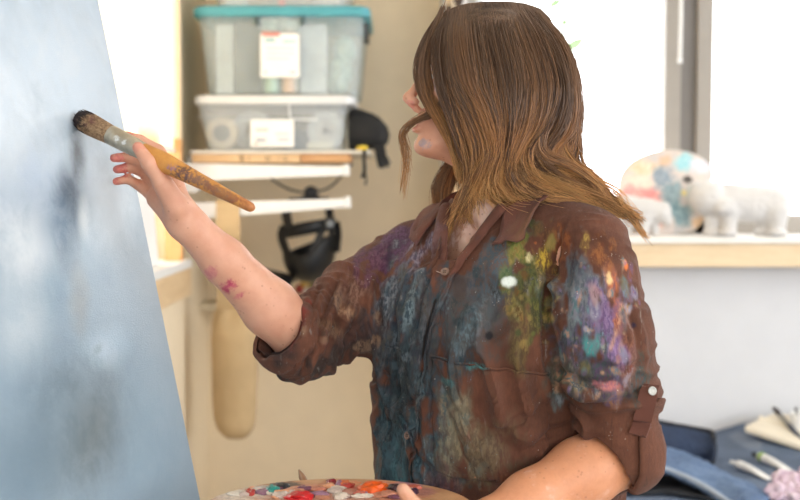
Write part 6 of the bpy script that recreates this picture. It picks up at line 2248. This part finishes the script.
# locks with a path of their own: (points, count, spread at root, middle, tip)
locks = [
    ([(441, 13, .008), (432, 38, .030), (425, 62, .040), (425, 85, .043), (431, 106, .050), (442, 126, .056), (452, 150, .058), (459, 180, .055)], 170, .004, .0120, .006),
    ([(440, 14, .006), (425, 40, .026), (417, 64, .030), (418, 86, .035), (426, 106, .043), (439, 124, .051), (451, 148, .055), (457, 172, .054)], 60, .003, .006, .006),
    ([(446, 14, .010), (443, 55, .052), (443, 95, .058), (434, 113, .050), (419, 121, .036), (404, 133, .024), (406, 155, .018), (403, 190, .014)], 40, .003, .0055, .007),
    ([(447, 14, .010), (445, 55, .053), (447, 92, .060), (438, 110, .052), (424, 117, .040), (409, 127, .026), (402, 142, .02), (408, 168, .016)], 24, .003, .005, .006),
    ([(456, 105, .070), (467, 135, .074), (472, 160, .070), (464, 184, .064), (462, 204, .060), (468, 218, .055)], 90, .007, .0055, .003),
    ([(462, 115, .078), (479, 146, .078), (474, 172, .072), (460, 192, .064), (452, 210, .058), (447, 232, .05)], 70, .006, .0045, .003),
    ([(506, 120, .096), (494, 152, .092), (488, 173, .086), (500, 190, .086), (524, 199, .092), (546, 193, .1), (566, 199, .104)], 120, .008, .006, .005),
    ([(530, 115, .094), (514, 148, .098), (507, 168, .096), (524, 185, .10), (552, 192, .106), (580, 203, .108), (606, 209, .108)], 130, .009, .006, .005),
    ([(545, 110, .086), (534, 140, .094), (538, 156, .098), (562, 167, .10), (584, 184, .104), (598, 203, .106), (618, 211, .104)], 140, .010, .006, .004),
    ([(562, 115, .062), (556, 145, .074), (564, 163, .084), (584, 178, .092), (600, 199, .098), (613, 210, .1), (630, 231, .092)], 110, .009, .006, .003),
    ([(520, 135, .098), (506, 165, .098), (512, 184, .10), (540, 197, .106), (566, 199, .108), (590, 210, .108), (622, 214, .1)], 90, .007, .005, .004),
    ([(478, 70, .084), (490, 105, .092), (496, 132, .092), (488, 158, .086), (480, 180, .078), (487, 196, .072), (502, 203, .07)], 70, .007, .006, .003),
    ([(450, 50, .060), (455, 82, .078), (470, 112, .084), (485, 140, .084), (482, 162, .078), (470, 182, .07), (466, 200, .064)], 80, .007, .006, .003),
    ([(462, 150, -.066), (448, 170, -.068), (440, 190, -.068), (446, 205, -.064), (438, 222, -.06), (432, 242, -.055)], 90, .008, .008, .005),
    ([(470, 140, -.06), (458, 165, -.06), (450, 185, -.055), (446, 205, -.05), (438, 225, -.045), (430, 240, -.04)], 90, .008, .010, .006)]
for pts, cnt, w0, w1, w2 in locks:
    cg = hguide(pts)
    long_ = pts[0][1] > 60
    T = np.gradient(cg, axis=0)
    T /= np.linalg.norm(T, axis=1)[:, None]
    A = np.cross(T, (0, -1, 0))
    A /= np.linalg.norm(A, axis=1)[:, None] + 1e-9
    B = np.cross(T, A)
    wd = np.interp(tp_, [0, .5, 1], [w0, w1, w2])
    tone = rng.random() * .5 + .4
    for k in range(cnt):
        a, q_ = rng.random() * 6.283, math.sqrt(rng.random())
        ph, fr_ = rng.random() * 6.28, 1 + rng.random() * 2
        off = wd * q_
        c = cg + A * (off * math.cos(a))[:, None] + B * (off * math.sin(a) * .6)[:, None] + A * (.0025 * np.sin(tp_ * 6.28 * fr_ + ph) * tp_)[:, None] + T * (rng.normal(0, .008))
        if long_:
            att_t = .45
            strands.append(c)
            rad.append(np.minimum(.0005, .0002 + .004 * tp_) - .00028 * tp_ ** 2)
            att.append(np.stack([.5 + .5 * tp_, np.full(NP_, tone * .6 + .5 * rng.random()), np.full(NP_, rng.random() ** 3)], 1))
        else:
            add_strand(c, .00048, .00018, tone * .6 + .4 * rng.random(), rng.random() ** 2 * .8, 1.)
# flyaway hairs
for k in range(380):
    u = rng.random() * 9
    c = gcurve(u)
    o_ = c - HP(497, 90)
    o_[:, 2] *= .3
    o_ /= np.linalg.norm(o_, axis=1)[:, None]
    am = .004 + abs(rng.normal(0, .008))
    c = c + o_ * (am * sstep(tp_, .05, .6) * (1 + .5 * np.sin(tp_ * 8 + rng.random() * 6)))[:, None] + rng.normal(0, .006, 3) * tp_[:, None]
    add_strand(c, .00032, .00018, .9, .05)

C = np.array(strands)
Rr = np.array(rad)
At = np.array(att)
# keep strands outside the head
cr_c, cr_r = HP(492, 70), np.array([.0965, .0755, .0920])
for _ in range(2):
    q_ = (C - cr_c) / cr_r
    l_ = np.linalg.norm(q_, axis=2)
    m_ = (l_ < 1.03)
    C = np.where(m_[..., None], cr_c + q_ / (l_[..., None] + 1e-9) * 1.03 * cr_r, C)
T = np.gradient(C, axis=1)
T /= np.linalg.norm(T, axis=2)[..., None] + 1e-12
U = np.cross(T, np.array([.31, -.9, .17]))
U /= np.linalg.norm(U, axis=2)[..., None] + 1e-12
W = np.cross(T, U)
NS = 3
ang = np.arange(NS) * 2 * np.pi / NS
V = C[:, :, None, :] + Rr[:, :, None, None] * (np.cos(ang)[None, None, :, None] * U[:, :, None, :] + np.sin(ang)[None, None, :, None] * W[:, :, None, :])
ns = len(C)
ids = np.arange(ns * NP_ * NS).reshape(ns, NP_, NS)
F = np.stack([ids[:, :-1], np.roll(ids, -1, 2)[:, :-1], np.roll(ids, -1, 2)[:, 1:], ids[:, 1:]], -1).reshape(-1, 4)
HV = V.reshape(-1, 3)
HA = np.repeat(At[:, :, None, :], NS, 2).reshape(-1, 3)
# the inner mass of hair under the strands
g = SDF((-.02, 1.58, 1.30), (.34, 1.86, 1.72), .003)
g.ell(HP(494, 69), (.0920, .0715, .0865), None, .01)
for a, b_, ra, rb_ in ((HP(478, 85, .052), HP(484, 150, .050), .024, .014), (HP(500, 80, .052), HP(503, 168, .056), .030, .020), (HP(525, 80, .044), HP(522, 175, .054), .036, .022), (HP(545, 85, .01), HP(548, 172, .02), .030, .026),
                       (HP(545, 85, -.02), HP(540, 172, -.02), .032, .024), (HP(515, 85, -.05), HP(500, 165, -.05), .028, .018), (HP(485, 90, -.055), HP(468, 160, -.06), .022, .010), (HP(535, 170, .05), HP(585, 196, .085), .022, .010)):
    g.cone(a, b_, ra, rb_, .015)
# leave the face free
g.cone(HP(425, 70, 0), HP(430, 130, 0), .055, .06, .01, 'sub')
MV, MF = g.mesh()
MV = adj_smooth(MV, MF, 3)
n0 = len(HV)
V = np.concatenate([HV, MV])
F = np.concatenate([F, MF + n0])
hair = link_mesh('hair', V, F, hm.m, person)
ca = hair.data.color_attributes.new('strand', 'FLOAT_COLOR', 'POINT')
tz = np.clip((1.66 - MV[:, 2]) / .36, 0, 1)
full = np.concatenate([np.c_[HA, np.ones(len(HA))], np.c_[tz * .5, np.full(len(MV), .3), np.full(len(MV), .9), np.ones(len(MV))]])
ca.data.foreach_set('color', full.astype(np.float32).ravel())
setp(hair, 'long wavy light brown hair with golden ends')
